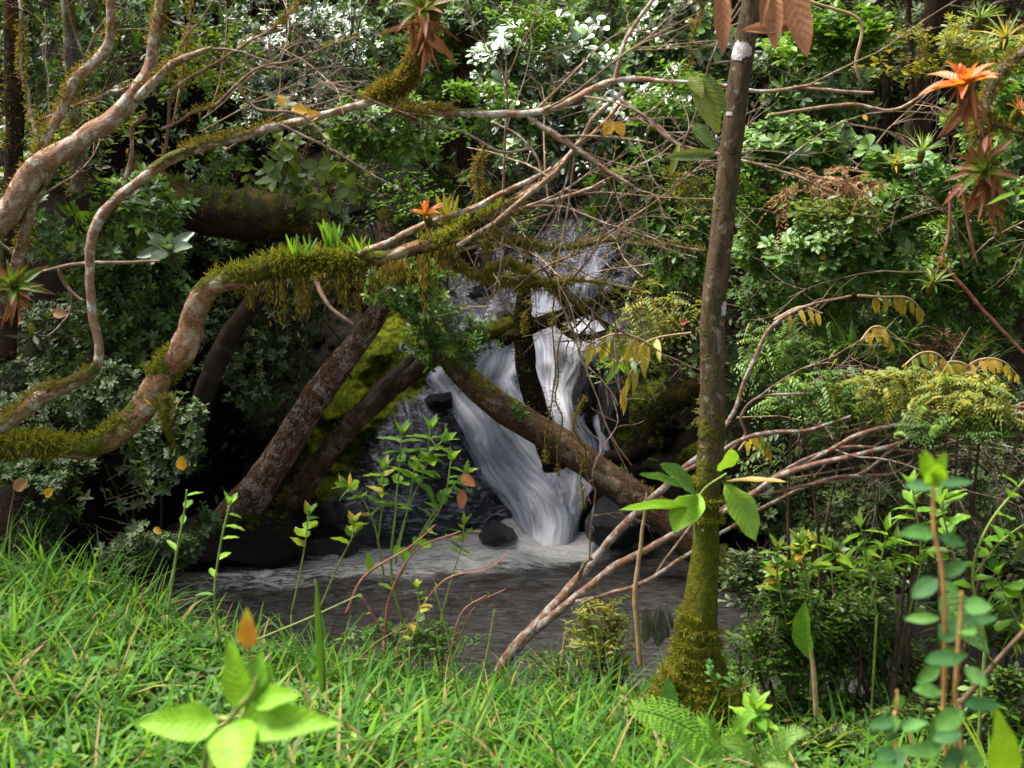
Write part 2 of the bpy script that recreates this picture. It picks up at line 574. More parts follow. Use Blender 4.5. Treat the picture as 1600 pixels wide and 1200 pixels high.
M['leaf_blue'] = leaf_mat('bluish_opposite_leaf', [(0, (0.02, 0.10, 0.03)), (0.6, (0.04, 0.17, 0.04)), (1, (0.08, 0.23, 0.035))], rough=0.5, spec=.3, mo=.25, trans=0.25, tcol=(0.2, 0.5, 0.06), vein=0.3)
M['leaf_glint'] = leaf_mat('waxy_dark_leaf', DG, rough=0.10, trans=0.12, vein=0.15, spec=0.9, coat=1.0)
M['leaf_olive'] = leaf_mat('olive_leaf', [(0, (0.03, 0.07, 0.01)), (0.6, (0.07, 0.13, 0.015)), (1, (0.17, 0.20, 0.02))], rough=0.3, trans=0.3, tcol=(0.35, 0.45, 0.03))
M['leaf_silver'] = leaf_mat('silvery_leaf', [(0, (0.06, 0.09, 0.07)), (1, (0.13, 0.17, 0.13))], rough=0.3, trans=0.15)
M['leaf_brown'] = leaf_mat('dead_brown_leaf', [(0, (0.14, 0.055, 0.028)), (0.5, (0.30, 0.12, 0.06)), (1, (0.42, 0.20, 0.10))], rough=0.7, trans=0.2, tcol=(0.6, 0.25, 0.1), vein=0.4)
M['leaf_rust'] = leaf_mat('rust_dead_leaf', [(0, (0.09, 0.025, 0.012)), (0.6, (0.24, 0.08, 0.035)), (1, (0.42, 0.18, 0.09))], rough=0.8, spec=.1, trans=0.15, tcol=(0.6, 0.2, 0.1), vein=0.1)
M['leaf_drybig'] = leaf_mat('big_dry_leaf', [(0, (0.20, 0.075, 0.04)), (1, (0.44, 0.20, 0.11))], rough=0.75, spec=.15, trans=0.2, tcol=(0.6, 0.25, 0.1), vein=0.12)
M['leaf_grey'] = leaf_mat('dead_grey_leaf', [(0, (0.03, 0.024, 0.024)), (1, (0.10, 0.075, 0.075))], rough=0.7, trans=0.05)
M['leaf_orange'] = leaf_mat('orange_leaf', [(0, (0.60, 0.30, 0.01)), (1, (0.75, 0.42, 0.02))], rough=0.4, trans=0.3, tcol=(0.9, 0.4, 0.02))
M['leaf_red'] = leaf_mat('red_leaf', [(0, (0.35, 0.05, 0.02)), (1, (0.55, 0.16, 0.05))], rough=0.4, trans=0.25, tcol=(0.7, 0.15, 0.03))
M['brom_green'] = leaf_mat('bromeliad_leaf', [(0, (0.04, 0.08, 0.01)), (0.6, (0.10, 0.15, 0.012)), (1, (0.20, 0.22, 0.02))], rough=0.4, spec=.25, trans=0.25, vein=0.1, tip=(0.13, 0.018, 0.008), tipstart=0.4)
M['brom_orange'] = leaf_mat('orange_bromeliad_leaf', [(0, (0.34, 0.26, 0.03)), (1, (0.58, 0.22, 0.02))], rough=0.35, trans=0.3, tcol=(0.9, 0.35, 0.02), vein=0.1, tip=(0.62, 0.13, 0.02), tipstart=0.3)
M['grass'] = leaf_mat('grass_blade', [(0, (0.003, 0.032, 0.003)), (0.42, (0.020, 0.12, 0.004)), (0.8, (0.075, 0.24, 0.004)), (0.94, (0.19, 0.27, 0.012)), (1.0, (0.34, 0.22, 0.09))], rough=0.48, spec=.3, trans=0.4, tcol=(0.3, 0.6, 0.02), vein=0.15)
M['forb'] = leaf_mat('ground_cover_leaf', [(0, (0.005, 0.05, 0.010)), (0.6, (0.02, 0.13, 0.008)), (1, (0.09, 0.27, 0.008))], rough=0.5, spec=.3, trans=0.3, tcol=(0.25, 0.55, 0.03))
M['moss_fibre'] = leaf_mat('moss_fibre', [(0, (0.05, 0.06, 0.005)), (0.45, (0.16, 0.18, 0.008)), (0.85, (0.32, 0.30, 0.012)), (1, (0.36, 0.16, 0.015))], rough=0.8, spec=.08, trans=0.3, tcol=(0.4, 0.4, 0.02), vein=0)
M['moss_dark'] = leaf_mat('moss_fibre_dark', [(0, (0.02, 0.018, 0.004)), (0.7, (0.06, 0.05, 0.008)), (1, (0.11, 0.085, 0.012))], rough=0.8, spec=.08, trans=0.2, vein=0)
M['moss_brown'] = leaf_mat('moss_fibre_brown', [(0, (0.06, 0.045, 0.01)), (0.5, (0.16, 0.11, 0.015)), (0.85, (0.30, 0.20, 0.02)), (1, (0.34, 0.14, 0.03))], rough=0.8, spec=.08, trans=0.3, tcol=(0.4, 0.3, 0.02), vein=0)
M['bark_pink'] = bark_mat('pink_lichen_bark', (0.29, 0.14, 0.075), (0.42, 0.27, 0.18), (0.60, 0.55, 0.46), lich=0.8, scale=38, bump=1.0, moss_c=((0.05, 0.05, 0.01), (0.16, 0.15, 0.025)))
M['bark_orange'] = bark_mat('orange_flaking_bark', (0.20, 0.085, 0.035), (0.44, 0.24, 0.13), (0.50, 0.38, 0.27), lich=0.7, scale=34, stretch=.8, bump=1.0)
M['bark_flaky'] = bark_mat('flaking_red_bark', (0.20, 0.075, 0.028), (0.22, 0.13, 0.075), (0.42, 0.32, 0.25), lich=0.85, scale=24, stretch=.35, flaky=0.9, bump=1.0)
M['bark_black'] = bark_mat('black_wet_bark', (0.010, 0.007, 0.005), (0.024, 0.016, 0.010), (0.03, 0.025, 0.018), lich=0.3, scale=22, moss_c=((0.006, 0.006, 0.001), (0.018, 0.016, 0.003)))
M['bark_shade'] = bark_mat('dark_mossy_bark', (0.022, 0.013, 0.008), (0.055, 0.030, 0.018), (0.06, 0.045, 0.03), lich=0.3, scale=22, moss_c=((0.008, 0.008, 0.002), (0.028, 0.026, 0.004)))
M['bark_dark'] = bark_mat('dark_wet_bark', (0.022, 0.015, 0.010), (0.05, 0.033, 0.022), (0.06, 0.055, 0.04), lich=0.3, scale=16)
M['bark_grey'] = bark_mat('grey_lichen_bark', (0.06, 0.045, 0.032), (0.12, 0.10, 0.075), (0.24, 0.26, 0.20), lich=0.6, scale=14)
M['bark_log'] = bark_mat('brown_log_bark', (0.05, 0.028, 0.014), (0.13, 0.075, 0.042), (0.22, 0.16, 0.11), lich=0.55, scale=18, flaky=0.4)
M['bark_front'] = bark_mat('brown_ridged_bark', (0.060, 0.042, 0.022), (0.155, 0.105, 0.058), (0.30, 0.26, 0.19), lich=0.35, scale=46, stretch=0.22, bump=1.0, upbias=0.2, moss_c=((0.05, 0.06, 0.006), (0.17, 0.17, 0.012)))
M['bark_fallen'] = bark_mat('red_branch_white_lichen', (0.30, 0.13, 0.07), (0.26, 0.16, 0.12), (0.46, 0.40, 0.35), lich=0.8, scale=44, stretch=1.0, bump=0.9)
M['twig'] = bark_mat('twig_bark', (0.17, 0.10, 0.06), (0.30, 0.20, 0.14), (0.42, 0.38, 0.32), lich=0.5, scale=30)
M['twig_dark'] = bark_mat('dark_twig_bark', (0.05, 0.032, 0.02), (0.10, 0.07, 0.045), (0.16, 0.15, 0.11), lich=0.4, scale=30)
M['stem_green'] = plain_mat('green_stem', (0.10, 0.17, 0.03), (0.22, 0.26, 0.06), 30, 0.5)
M['stem_orange'] = plain_mat('orange_stem', (0.42, 0.20, 0.07), (0.60, 0.32, 0.11), 25, 0.5)
M['stem_tan'] = plain_mat('tan_stem', (0.26, 0.16, 0.08), (0.40, 0.27, 0.14), 25, 0.6)
M['stem_brown'] = plain_mat('brown_stem', (0.05, 0.03, 0.015), (0.12, 0.075, 0.04), 25, 0.8)
M['stem_red'] = plain_mat('red_twig', (0.20, 0.06, 0.03), (0.36, 0.16, 0.10), 25, 0.6)


def ground_mat():
    m, nt, out = newmat('bank_soil')
    N = NT(nt)
    pos = N.node("ShaderNodeTexCoord").outputs["Object"]
    n1 = N.noise(pos, 3.5, 6, 0.65)
    n2 = N.noise(pos, 38, 5, 0.7)
    c = N.ramp(n1, [(0.35, (0.030, 0.020, 0.012)), (0.55, (0.055, 0.040, 0.020)), (0.72, (0.04, 0.055, 0.015))])
    c = N.mix(N.ramp(n2, [(0.55, 0.0), (0.68, 0.9)]), c, (0.17, 0.10, 0.055))
    sy = N.node("ShaderNodeSeparateXYZ"); N.link(pos, sy.inputs[0])
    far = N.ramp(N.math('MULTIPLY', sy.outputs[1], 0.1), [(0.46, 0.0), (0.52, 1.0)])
    shade_soil = N.ramp(n2, [(0.4, (0.004, 0.003, 0.002)), (0.7, (0.014, 0.009, 0.005))])  # far soil painted near black to stand for the shade there
    c = N.mix(far, c, shade_soil)
    b = N.bump(N.math('ADD', n1, n2), 0.8, 0.03)
    N.link(N.principled(Base_Color=c, Roughness=0.95, Specular_IOR_Level=0.05, Normal=b).outputs[0], out.inputs[0])
    return m


def rock_mat():
    m, nt, out = newmat('wet_rock')
    N = NT(nt)
    pos = N.node("ShaderNodeTexCoord").outputs["Object"]
    moss = N.attr("moss").outputs["Fac"]
    wet = N.attr("wet").outputs["Fac"]
    n1 = N.noise(pos, 2.6, 6, 0.6, 0.4)
    n2 = N.noise(pos, 17, 6, 0.7)
    n3 = N.noise(N.mapping(pos, (0.5, 0.5, 1.7)), 15, 6, 0.7, 1.0)
    c = N.ramp(n1, [(0.3, (0.008, 0.007, 0.006)), (0.6, (0.022, 0.017, 0.013)), (0.75, (0.05, 0.03, 0.018))])
    c = N.mix(N.ramp(wet, [(0.1, 0.0), (0.7, 1.0)]), c, (0.014, 0.014, 0.018))
    painted_glint = N.math('MULTIPLY', N.ramp(n3, [(0.50, 0.0), (0.66, 1.0)]), N.ramp(wet, [(0.5, 0.0), (0.85, 0.9)]))
    c = N.mix(painted_glint, c, (0.38, 0.38, 0.47))  # lavender sky glints painted into the colour of the wet rock
    mf = N.ramp(N.math('ADD', N.math('SUBTRACT', n2, 0.5), N.math('SUBTRACT', moss, 0.40)), [(0.0, 0.0), (0.12, 1.0)])
    mc = N.ramp(N.noise(pos, 11, 7, 0.8), [(0.36, (0.012, 0.016, 0.002)), (0.5, (0.06, 0.075, 0.004)), (0.66, (0.17, 0.19, 0.008))])
    c = N.mix(mf, c, mc)
    rr = N.mix(mf, N.mix(N.ramp(wet, [(0.1, 0.0), (0.4, 1.0)]), (0.9, 0.9, 0.9), (0.14, 0.14, 0.14)), (0.95, 0.95, 0.95))
    spc = N.mix(mf, N.ramp(wet, [(0.2, 0.05), (0.5, 0.6)]), (0.05, 0.05, 0.05))
    h = N.math('ADD', N.math('MULTIPLY', n3, 0.8), n2)
    b = N.bump(h, 1.0, 0.045)
    N.link(N.principled(Base_Color=c, Roughness=rr, Specular_IOR_Level=spc, Normal=b).outputs[0], out.inputs[0])
    return m


def pool_mat():
    m, nt, out = newmat('stream_water')
    N = NT(nt)
    pos = N.node("ShaderNodeTexCoord").outputs["Object"]
    foam = N.attr("foam").outputs["Fac"]
    w = N.mapping(pos, (0.9, 2.6, 1))
    n1 = N.noise(w, 2.2, 5, 0.6, 0.9)
    n2 = N.noise(w, 9.0, 5, 0.65, 0.8)
    n3 = N.noise(N.mapping(pos, (1, 3.2, 1)), 5.5, 6, 0.7, 0.9)
    n5 = N.noise(N.mapping(pos, (2.2, 9, 1)), 7, 5, 0.7, 1.2)
    f = N.math('ADD', N.math('SUBTRACT', foam, 0.72), N.math('ADD', N.math('MULTIPLY', N.math('SUBTRACT', n3, 0.5), 1.8), N.math('MULTIPLY', N.math('SUBTRACT', n5, 0.5), 1.2)))
    ff = N.ramp(f, [(0.0, 0.0), (0.32, 0.55), (0.75, 1.0)])
    base = N.mix(N.ramp(n2, [(.35, 0.0), (.65, 1.0)]), (0.022, 0.019, 0.016), (0.10, 0.090, 0.080))  # ripple reflections painted as paler streaks in the water colour
    c = N.mix(ff, base, (0.80, 0.77, 0.74))
    rr = N.mix(ff, (0.06, 0.06, 0.06), (0.55, 0.55, 0.55))
    n4 = N.noise(N.mapping(pos, (1.4, 6, 1)), 16, 3, 0.6, 0.5)
    b = N.bump(N.math('ADD', n1, N.math('ADD', N.math('MULTIPLY', n2, 0.7), N.math('MULTIPLY', n4, 0.35))), 1.0, 0.09)
    N.link(N.principled(Base_Color=c, Roughness=rr, IOR=1.33, Specular_IOR_Level=0.5, Normal=b).outputs[0], out.inputs[0])
    return m


def fall_mat():
    m, nt, out = newmat('falling_water')
    N = NT(nt)
    fv = N.attr("flow").outputs["Vector"]
    dens = N.attr("dens").outputs["Fac"]
    s1 = N.noise(N.mapping(fv, (11, 1.0, 1)), 1.0, 6, 0.68, 0.7)
    s2 = N.noise(N.mapping(fv, (34, 2.0, 1)), 1.0, 4, 0.6, 0.3)
    s3 = N.noise(N.mapping(fv, (3.0, 1.4, 1)), 1.0, 4, 0.6, 0.6)
    k = N.math('ADD', N.math('MULTIPLY', s1, 1.1), N.math('ADD', N.math('MULTIPLY', s2, 0.6), N.math('MULTIPLY', s3, 0.8)))
    k = N.math('ADD', N.math('SUBTRACT', k, 1.25), dens)
    a = N.ramp(k, [(0.22, 0.0), (0.5, 0.5), (0.95, 1.0)])
    c = N.mix(N.ramp(k, [(0.40, 0.0), (1.05, 1.0)]), (0.20, 0.21, 0.30), (0.80, 0.79, 0.81))
    pr = N.principled(Base_Color=c, Roughness=0.45, IOR=1.33, Normal=N.bump(N.math('ADD', s1, s2), 0.35, 0.03))
    pr.inputs["Subsurface Weight"].default_value = 0.0
    tr = N.node("ShaderNodeBsdfTransparent")
    mx = N.node("ShaderNodeMixShader")
    N.link(a, mx.inputs[0]); N.link(tr.outputs[0], mx.inputs[1]); N.link(pr.outputs[0], mx.inputs[2])
    N.link(mx.outputs[0], out.inputs[0])
    return m


M['ground'] = ground_mat()
M['rock'] = rock_mat()
M['pool'] = pool_mat()
M['fall'] = fall_mat()

# ------------------------------------------------------------------ terrain
_cx = np.array([-400, 0, 150, 270, 420, 600, 760, 900, 1100, 1300, 1500, 1700, 2100.])
_cy = np.array([880, 905, 930, 992, 1030, 1072, 1110, 1125, 1104, 1088, 1108, 1122, 1122.])
_cd = np.array([4.7, 4.7, 4.7, 4.5, 4.5, 4.5, 4.5, 4.55, 4.9, 5.2, 5.2, 5.0, 5.0])
_cw = P(_cx, _cy, _cd)


def yc(x): return np.interp(x, _cw[:, 0], _cd)
def zc(x): return np.interp(x, _cw[:, 0], _cw[:, 2])


def far_edge(x):
    return 8.55 + 0.15 * np.sin(x * 2.7 + 1) - 2.3 * sstep(2.2, 3.3, -x) - 1.5 * sstep(1.3, 2.6, x)


def ground_z(x, y):
    x, y = np.asarray(x, float), np.asarray(y, float)
    c, z = yc(x), zc(x)
    near = 1.45 + (z - 1.45) * np.clip(y / c, -0.5, 1) + 0.035 * fbm(p2(x, y, 1.6), 3, 3)
    drop = sstep(0.0, 0.95, y - c)
    h = near * (1 - drop) + (-0.45) * drop
    fe = far_edge(x)
    rock_zone = sstep(-2.0, -1.4, x) * (1 - sstep(1.0, 1.5, x))
    dy = np.clip(y - fe - rock_zone * 0.55, 0, None)
    far = dy * 1.25 - np.clip(dy - 2.2, 0, None) * 0.35
    far = far + np.clip(dy, 0, 1.2) * 0.35 * fbm(p2(x, y, 0.8), 4, 11)
    far = far + sstep(2.0, 4.0, x) * np.clip(dy, 0, 1) * 0.3
    return h + far


def grid_mesh(xs, ys, f):
    X, Y = np.meshgrid(xs, ys)
    V = np.stack([X, Y, f(X, Y)], -1).reshape(-1, 3)
    i = np.arange(X.size).reshape(X.shape)
    Q = np.stack([i[:-1, :-1], i[:-1, 1:], i[1:, 1:], i[1:, :-1]], -1).reshape(-1, 4)
    return V, Q


xs = np.concatenate([np.linspace(-60, -7, 14)[:-1], np.linspace(-7, 8, 190), np.linspace(8, 60, 14)[1:]])
ys = np.concatenate([np.linspace(-20, 0, 8)[:-1], np.linspace(0, 16, 220), np.linspace(16, 80, 20)[1:]])
V, Q = grid_mesh(xs, ys, ground_z)
g = Geo().add(V, Q)
tag(g.build("ground", M['ground']), kind="structure")

# ------------------------------------------------------------------ rock face beneath the cascade


def face_y(x, z):
    """rock face distance as a function of across and height"""
    q = np.stack([x * 1.0, z * 1.0, 0 * x], -1)
    led = z + 0.16 * fbm(q * 1.3, 3, 21)
    step = (np.floor(led / 0.62) + sstep(0.45, 1.0, (led / 0.62) % 1)) * 0.62
    y = 8.62 + 0.42 * z + 0.42 * step + 0.18 * fbm(q * 1.5, 4, 31) + 0.05 * fbm(q * 7, 3, 37) + 0.03 * np.abs(fbm(np.stack([x * 4, z * 12, 0 * x], -1), 3, 39))
    y = y - 0.30 * np.exp(-((x + 0.95) / 0.55) ** 2) * (1 - sstep(0.6, 1.7, z))
    y = y + 0.22 * np.exp(-((x - 0.15) / 0.35) ** 2)
    return y


def hit_face(px, py, off=0.0):
    d = np.full(np.shape(px), 9.5)
    for _ in range(14):
        p = P(px, py, d)
        d = 0.5 * d + 0.5 * (face_y(p[..., 0], p[..., 2]) - off)
    return P(px, py, d)


def to_px(p):
    """photo position of a world point, used to give the rock its moss and wet zones where they are"""
    r = p - np.array([0, 0, CAM_Z])
    dz = r[..., 1] * CP - r[..., 2] * SP_
    v = (r[..., 1] * SP_ + r[..., 2] * CP) / dz
    return 800 + FPX * r[..., 0] / dz, 600 - FPX * v


rx, rz = np.linspace(-2.3, 1.7, 190), np.linspace(-0.45, 3.6, 190)
X, Z = np.meshgrid(rx, rz)
Yf = face_y(X, Z)
V = np.stack([X, Yf, Z], -1).reshape(-1, 3)
i = np.arange(X.size).reshape(X.shape)
Q = np.stack([i[:-1, :-1], i[:-1, 1:], i[1:, 1:], i[1:, :-1]], -1).reshape(-1, 4)
ppx, ppy = to_px(V)


def blob(x, y, cx, cy, rx_, ry_, ang=0):
    a = R(ang)
    dx, dy = x - cx, y - cy
    u = (dx * math.cos(a) + dy * math.sin(a)) / rx_
    v = (-dx * math.sin(a) + dy * math.cos(a)) / ry_
    return np.exp(-(u * u + v * v) ** 2)


mossw = np.clip(0.95 * blob(ppx, ppy, 590, 600, 70, 150, 25) + 0.6 * blob(ppx, ppy, 640, 540, 70, 60) + 0.55 * blob(ppx, ppy, 520, 720, 60, 90, 25) + 0.5 * blob(ppx, ppy, 1010, 600, 60, 160), 0, 1)
wetw = np.clip(blob(ppx, ppy, 640, 740, 130, 130, 35) + blob(ppx, ppy, 740, 590, 100, 60, 20) + blob(ppx, ppy, 860, 470, 160, 120) + blob(ppx, ppy, 780, 780, 60, 80), 0, 1)
mossw = mossw * (1 - 0.8 * blob(ppx, ppy, 650, 740, 110, 110, 35))
g = Geo().add(V, Q, moss=mossw, wet=wetw)
tag(g.build("rock_face", M['rock']), kind="structure")

# ------------------------------------------------------------------ water
fo = [(330, 922, 130, 28, -6, .75), (450, 905, 180, 30, -5, .9), (600, 888, 210, 34, -3, 1.05), (760, 872, 180, 36, -2, 1.25), (870, 858, 120, 32, 0, 1.6), (800, 838, 90, 20, 0, 1.3), (620, 920, 240, 30, 0, .55), (800, 905, 160, 20, 0, .5), (520, 850, 150, 12, -3, .5)]
xs = np.linspace(-6.5, 9, 200)
ys = np.linspace(4.4, 9.4, 200)
V, Q = grid_mesh(xs, ys, lambda x, y: 0.02 * fbm(p2(x, y * 2.2, 1.7), 3, 41) * 0.6)
ppx, ppy = to_px(V)
foam = np.zeros(len(V))
for a in fo:
    foam = np.maximum(foam, a[5] * blob(ppx, ppy, *a[:5]))
V[:, 2] += foam * 0.05 * (1 + vnoise(V * np.array([3, 7, 1]), 5))
tag(Geo().add(V, Q, foam=foam).build("stream_water", M['pool']), kind="structure")


def fall(rows, dens, off, nu=36, nv=90, seed=0, bulge=0.05, end_fade=True):
    rows = np.array(rows, float)
    y = np.linspace(rows[0, 0], rows[-1, 0], nv)
    xl, xr = np.interp(y, rows[:, 0], rows[:, 1]), np.interp(y, rows[:, 0], rows[:, 2])
    u = np.linspace(0, 1, nu)
    px = xl[:, None] + (xr - xl)[:, None] * u[None] + 6 * vnoise(np.stack([y[:, None] / 30 + 0 * u[None], 3 + 0 * y[:, None] + u[None] * 4, 0 * y[:, None] + 0 * u[None]], -1), seed)
    py = y[:, None] + 0 * px
    W = hit_face(px, py, off)
    # smooth the sheet so it falls free over the ledges
    for _ in range(10):
        d = W[..., 1].copy()
        d[1:-1] = (d[:-2] + d[1:-1] + d[2:]) / 3
        d = np.minimum(d, face_y(W[..., 0], W[..., 2]) - off * 0.5)
        W = P(px, py, d)
    bl = bulge * np.sin(u * math.pi)[None] + 0.022 * vnoise(np.stack([u[None] * 16 + 0 * py, py / 60, 0 * py], -1), seed + 3)
    W[..., 1] -= bl
    i = np.arange(W[..., 0].size).reshape(W.shape[:2])
    Q = np.stack([i[:-1, :-1], i[1:, :-1], i[1:, 1:], i[:-1, 1:]], -1).reshape(-1, 4)
    s = np.concatenate([[0], np.cumsum(np.linalg.norm(np.diff(W[:, nu // 2], axis=0), axis=1))])
    fl = np.stack([(u[None] - .5) * (xr - xl).mean() / 190 + 0 * py + seed, s[:, None] + 0 * px, 0 * px + seed], -1)
    edge = np.minimum(1, np.minimum(u, 1 - u) * (5.5 if seed == 2 else 3.2))[None]
    vv = np.linspace(0, 1, nv)[:, None]
    de = (dens if np.isscalar(dens) else np.interp(y, *zip(*dens))[:, None]) + 0 * px
    de = de - 0.5 * (1 - edge) - 0.5 * (1 - np.minimum(1, vv * 10))
    if end_fade:
        de = de - 0.4 * (1 - np.minimum(1, (1 - vv) * 12))
    return Geo().add(W.reshape(-1, 3), Q, flow=fl.reshape(-1, 3), dens=de.ravel())


wf = bpy.data.objects.new("waterfall", None)
wf.location = P(860, 845, 8.6)
col.objects.link(wf)
tag(wf, kind="structure")
fall([(300, 870, 1040), (400, 800, 1015), (450, 785, 995), (500, 785, 980), (560, 812, 945), (610, 828, 912), (660, 848, 920), (710, 870, 938), (760, 880, 950)], [(300, .18), (400, .30), (450, .5), (520, .72), (760, .8)], 0.12, seed=1).build("falling_sheet", M['fall'], wf)
fall([(470, 750, 850), (540, 680, 840), (590, 655, 815), (640, 696, 840), (690, 720, 880), (730, 738, 912), (765, 768, 925), (800, 798, 912), (850, 818, 900)], [(470, .42), (540, .62), (600, .72), (650, .72), (740, .78), (850, 1.0)], 0.10, seed=2, bulge=0.14, end_fade=False).build("falling_sheet", M['fall'], wf)
fall([(590, 700, 745), (640, 728, 775), (700, 742, 830), (760, 790, 890), (800, 815, 900), (856, 830, 895)], [(590, .3), (680, .5), (740, .65), (852, 1.1)], 0.22, seed=5, bulge=0.14, nu=30, end_fade=False).build("falling_sheet", M['fall'], wf)
fall([(670, 860, 900), (720, 850, 925), (770, 850, 925), (810, 845, 905), (856, 840, 890)], [(670, .4), (760, .6), (852, 1.1)], 0.2, seed=6, bulge=0.1, nu=24, end_fade=False).build("falling_sheet", M['fall'], wf)
fall([(640, 925, 950), (690, 930, 958), (720, 925, 960)], 0.6, 0.05, seed=8, nu=10, nv=24).build("falling_sheet", M['fall'], wf)
fall([(590, 560, 700), (660, 560, 730), (720, 545, 730), (780, 560, 740), (825, 580, 760)], 0.20, 0.03, seed=9, bulge=0.0).build("thin_water_film", M['fall'], wf)


# ------------------------------------------------------------------ boulders
def boulder(px, py, d, size, label, seed, moss=0.0, wet=0.6, name="boulder"):
    c = P(px, py, d)
    t = thing(name, label, "boulder", c)
    nu, nv = 44, 30
    th = np.linspace(0, 2 * math.pi, nu, endpoint=False)
    ph = np.linspace(0.02, math.pi - 0.02, nv)
    T, Ph = np.meshgrid(th, ph)
    D = np.stack([np.cos(T) * np.sin(Ph), np.sin(T) * np.sin(Ph), np.cos(Ph)], -1)
    r = 1 + 0.34 * fbm(D * 1.2 + seed, 3, seed) + 0.12 * fbm(D * 4 + seed, 4, seed)
    cut = np.full(r.shape, 9.0)
    for kk in range(11):
        rk = np.random.default_rng(seed * 31 + kk); nn_ = nrm(rk.normal(0, 1, 3)); cut = np.minimum(cut, rk.uniform(.5, .85) / np.maximum(D @ nn_, 1e-3))
    r = np.minimum(r, cut) * (1 + .05 * fbm(D * 9 + seed, 4, seed + 2))
    r = np.minimum(r, 1.12 - 0.15 * np.abs(D[..., 2]))
    Vv = D * r[..., None] * np.array(size) + c
    i = np.arange(nu * nv).reshape(nv, nu)
    Q = np.stack([i[:-1], i[1:], np.roll(i[1:], -1, 1), np.roll(i[:-1], -1, 1)], -1).reshape(-1, 4)
    mo = np.clip(moss * (0.4 + 0.6 * D[..., 2]), 0, 1)
    o = Geo().add(Vv.reshape(-1, 3), Q, moss=mo.ravel(), wet=np.full(mo.size, wet)).build("stone", M['rock'], t)
    return t


boulder(912, 600, 9.0, (.12, .22, .30), "black wet boulder splitting the upper white water", 3, wet=.48)
boulder(958, 640, 8.95, (.15, .26, .42), "tall black rock right of the upper white water, glinting with spray", 5, wet=.48)
boulder(690, 628, 9.2, (.17, .2, .11), "brown rock at the left lip of the lower cascade", 8, wet=.2, moss=.2)
boulder(785, 835, 8.42, (.19, .15, .11), "black rock in the foot of the lower cascade, water running past both sides", 12, wet=.48)
boulder(955, 820, 8.30, (.24, .24, .24), "dark wet rock right of the cascade foot, under the fallen diagonal trunk", 14, wet=.48)
boulder(450, 858, 8.2, (.22, .2, .10), "low glinting wet rock at the left edge of the white rapids", 16, wet=.48)
boulder(520, 862, 8.35, (.24, .2, .10), "flat black rock just above the white rapids, under the sapling", 19, wet=.48)
boulder(630, 645, 9.25, (.22, .25, .18), "moss-covered rock beside the two leaning trunks", 23, wet=.1, moss=1.3)
boulder(365, 838, 8.15, (.75, .4, .30), "dark rock under the foot of the flaking leaning trunk", 27, wet=.2, moss=.5)
boulder(985, 690, 8.9, (.22, .25, .20), "mossy dark stone in the hollow right of the waterfall", 29, wet=.1, moss=.8)
boulder(1080, 760, 8.6, (.45, .4, .42), "large dark stone in the hollow behind the fallen branches", 33, wet=.1, moss=.55)
boulder(740, 480, 10.6, (.40, .3, .18), "dark flat rock at the head of the waterfall", 35, wet=.4, moss=.5)


# ------------------------------------------------------------------ moss fur on limbs
def mossfur(surfs, n, L=0.03, W=0.0035, down=0.25, thr=0.1, seed=0):
    rg = np.random.default_rng(seed)
    p = np.concatenate([s['p'] for s in surfs]); nn = np.concatenate([s['nrm'] for s in surfs]); m = np.concatenate([s['m'] for s in surfs])
    w = m * np.clip(0.5 + nn[:, 2] * 0.6 + down * np.clip(-nn[:, 2], 0, 1) + 0.9 * fbm(p * 5, 3, seed), 0, 1.5)
    w = np.where(w > thr, w, 0)
    if w.sum() <= 0:
        return None
    k = rg.choice(len(p), n, p=w / w.sum())
    q = p[k] + rg.normal(0, L * 0.35, (n, 3))
    d = nrm(nn[k] + rg.normal(0, 0.6, (n, 3)) + np.array([0, 0, -0.25]) * (nn[k][:, 2:] < 0.2))
    g = Geo()
    smallleafgeo(g, q, d, nrm(rg.normal(0, 1, (n, 3))), L * (0.4 + rg.random(n)), W * (0.6 + rg.random(n) * .8), rg.random(n), droop=0.3)
    return g


def px_tube(geo, pts, wscale=1.0, **kw):
    """pts rows: (x, y, d, width in photo pixels)"""
    a = np.array(pts, float)
    c = P(a[:, 0], a[:, 1], a[:, 2])
    r = a[:, 3] * a[:, 2] / FPX / 2 * wscale
    return tube(geo, c, r, **kw)


def twiggy(geo, start, direc, L, r, depth, rg, sag=-0.1, spread=0.7, kids=4, sides=5, moss=0.2, ends=None):
    n = 5
    pts = [np.array(start, float)]
    d = nrm(direc)
    for k in range(n):
        d = nrm(d + rg.normal(0, 0.16, 3) + np.array([0, 0, sag * 0.3]))
        pts.append(pts[-1] + d * L / n)
    tube(geo, pts, np.linspace(r, r * 0.35, n + 1), sides=sides, n=9, moss=moss, seed=int(rg.integers(1000)), cap=False)
    if ends is not None:
        ends.append((pts[-1], d))
    if depth > 0:
        for k in range(kids):
            t = rg.uniform(0.25, 0.95)
            j = int(t * n)
            b = pts[j] + (pts[j + 1] - pts[j]) * (t * n - j)
            dd = nrm(d + rg.normal(0, spread, 3))
            twiggy(geo, b, dd, L * rg.uniform(0.35, 0.6), r * 0.5, depth - 1, rg, sag, spread, max(2, kids - 1), max(3, sides - 1), moss, ends)


exec_later = []
# ------------------------------------------------------------------ trees and logs


WS = {'lichen_tree': .76, 'mossy_arching_tree': .88, 'leaning_trunk': .76, 'fallen_tree': .82, 'reaching_tree': .9}


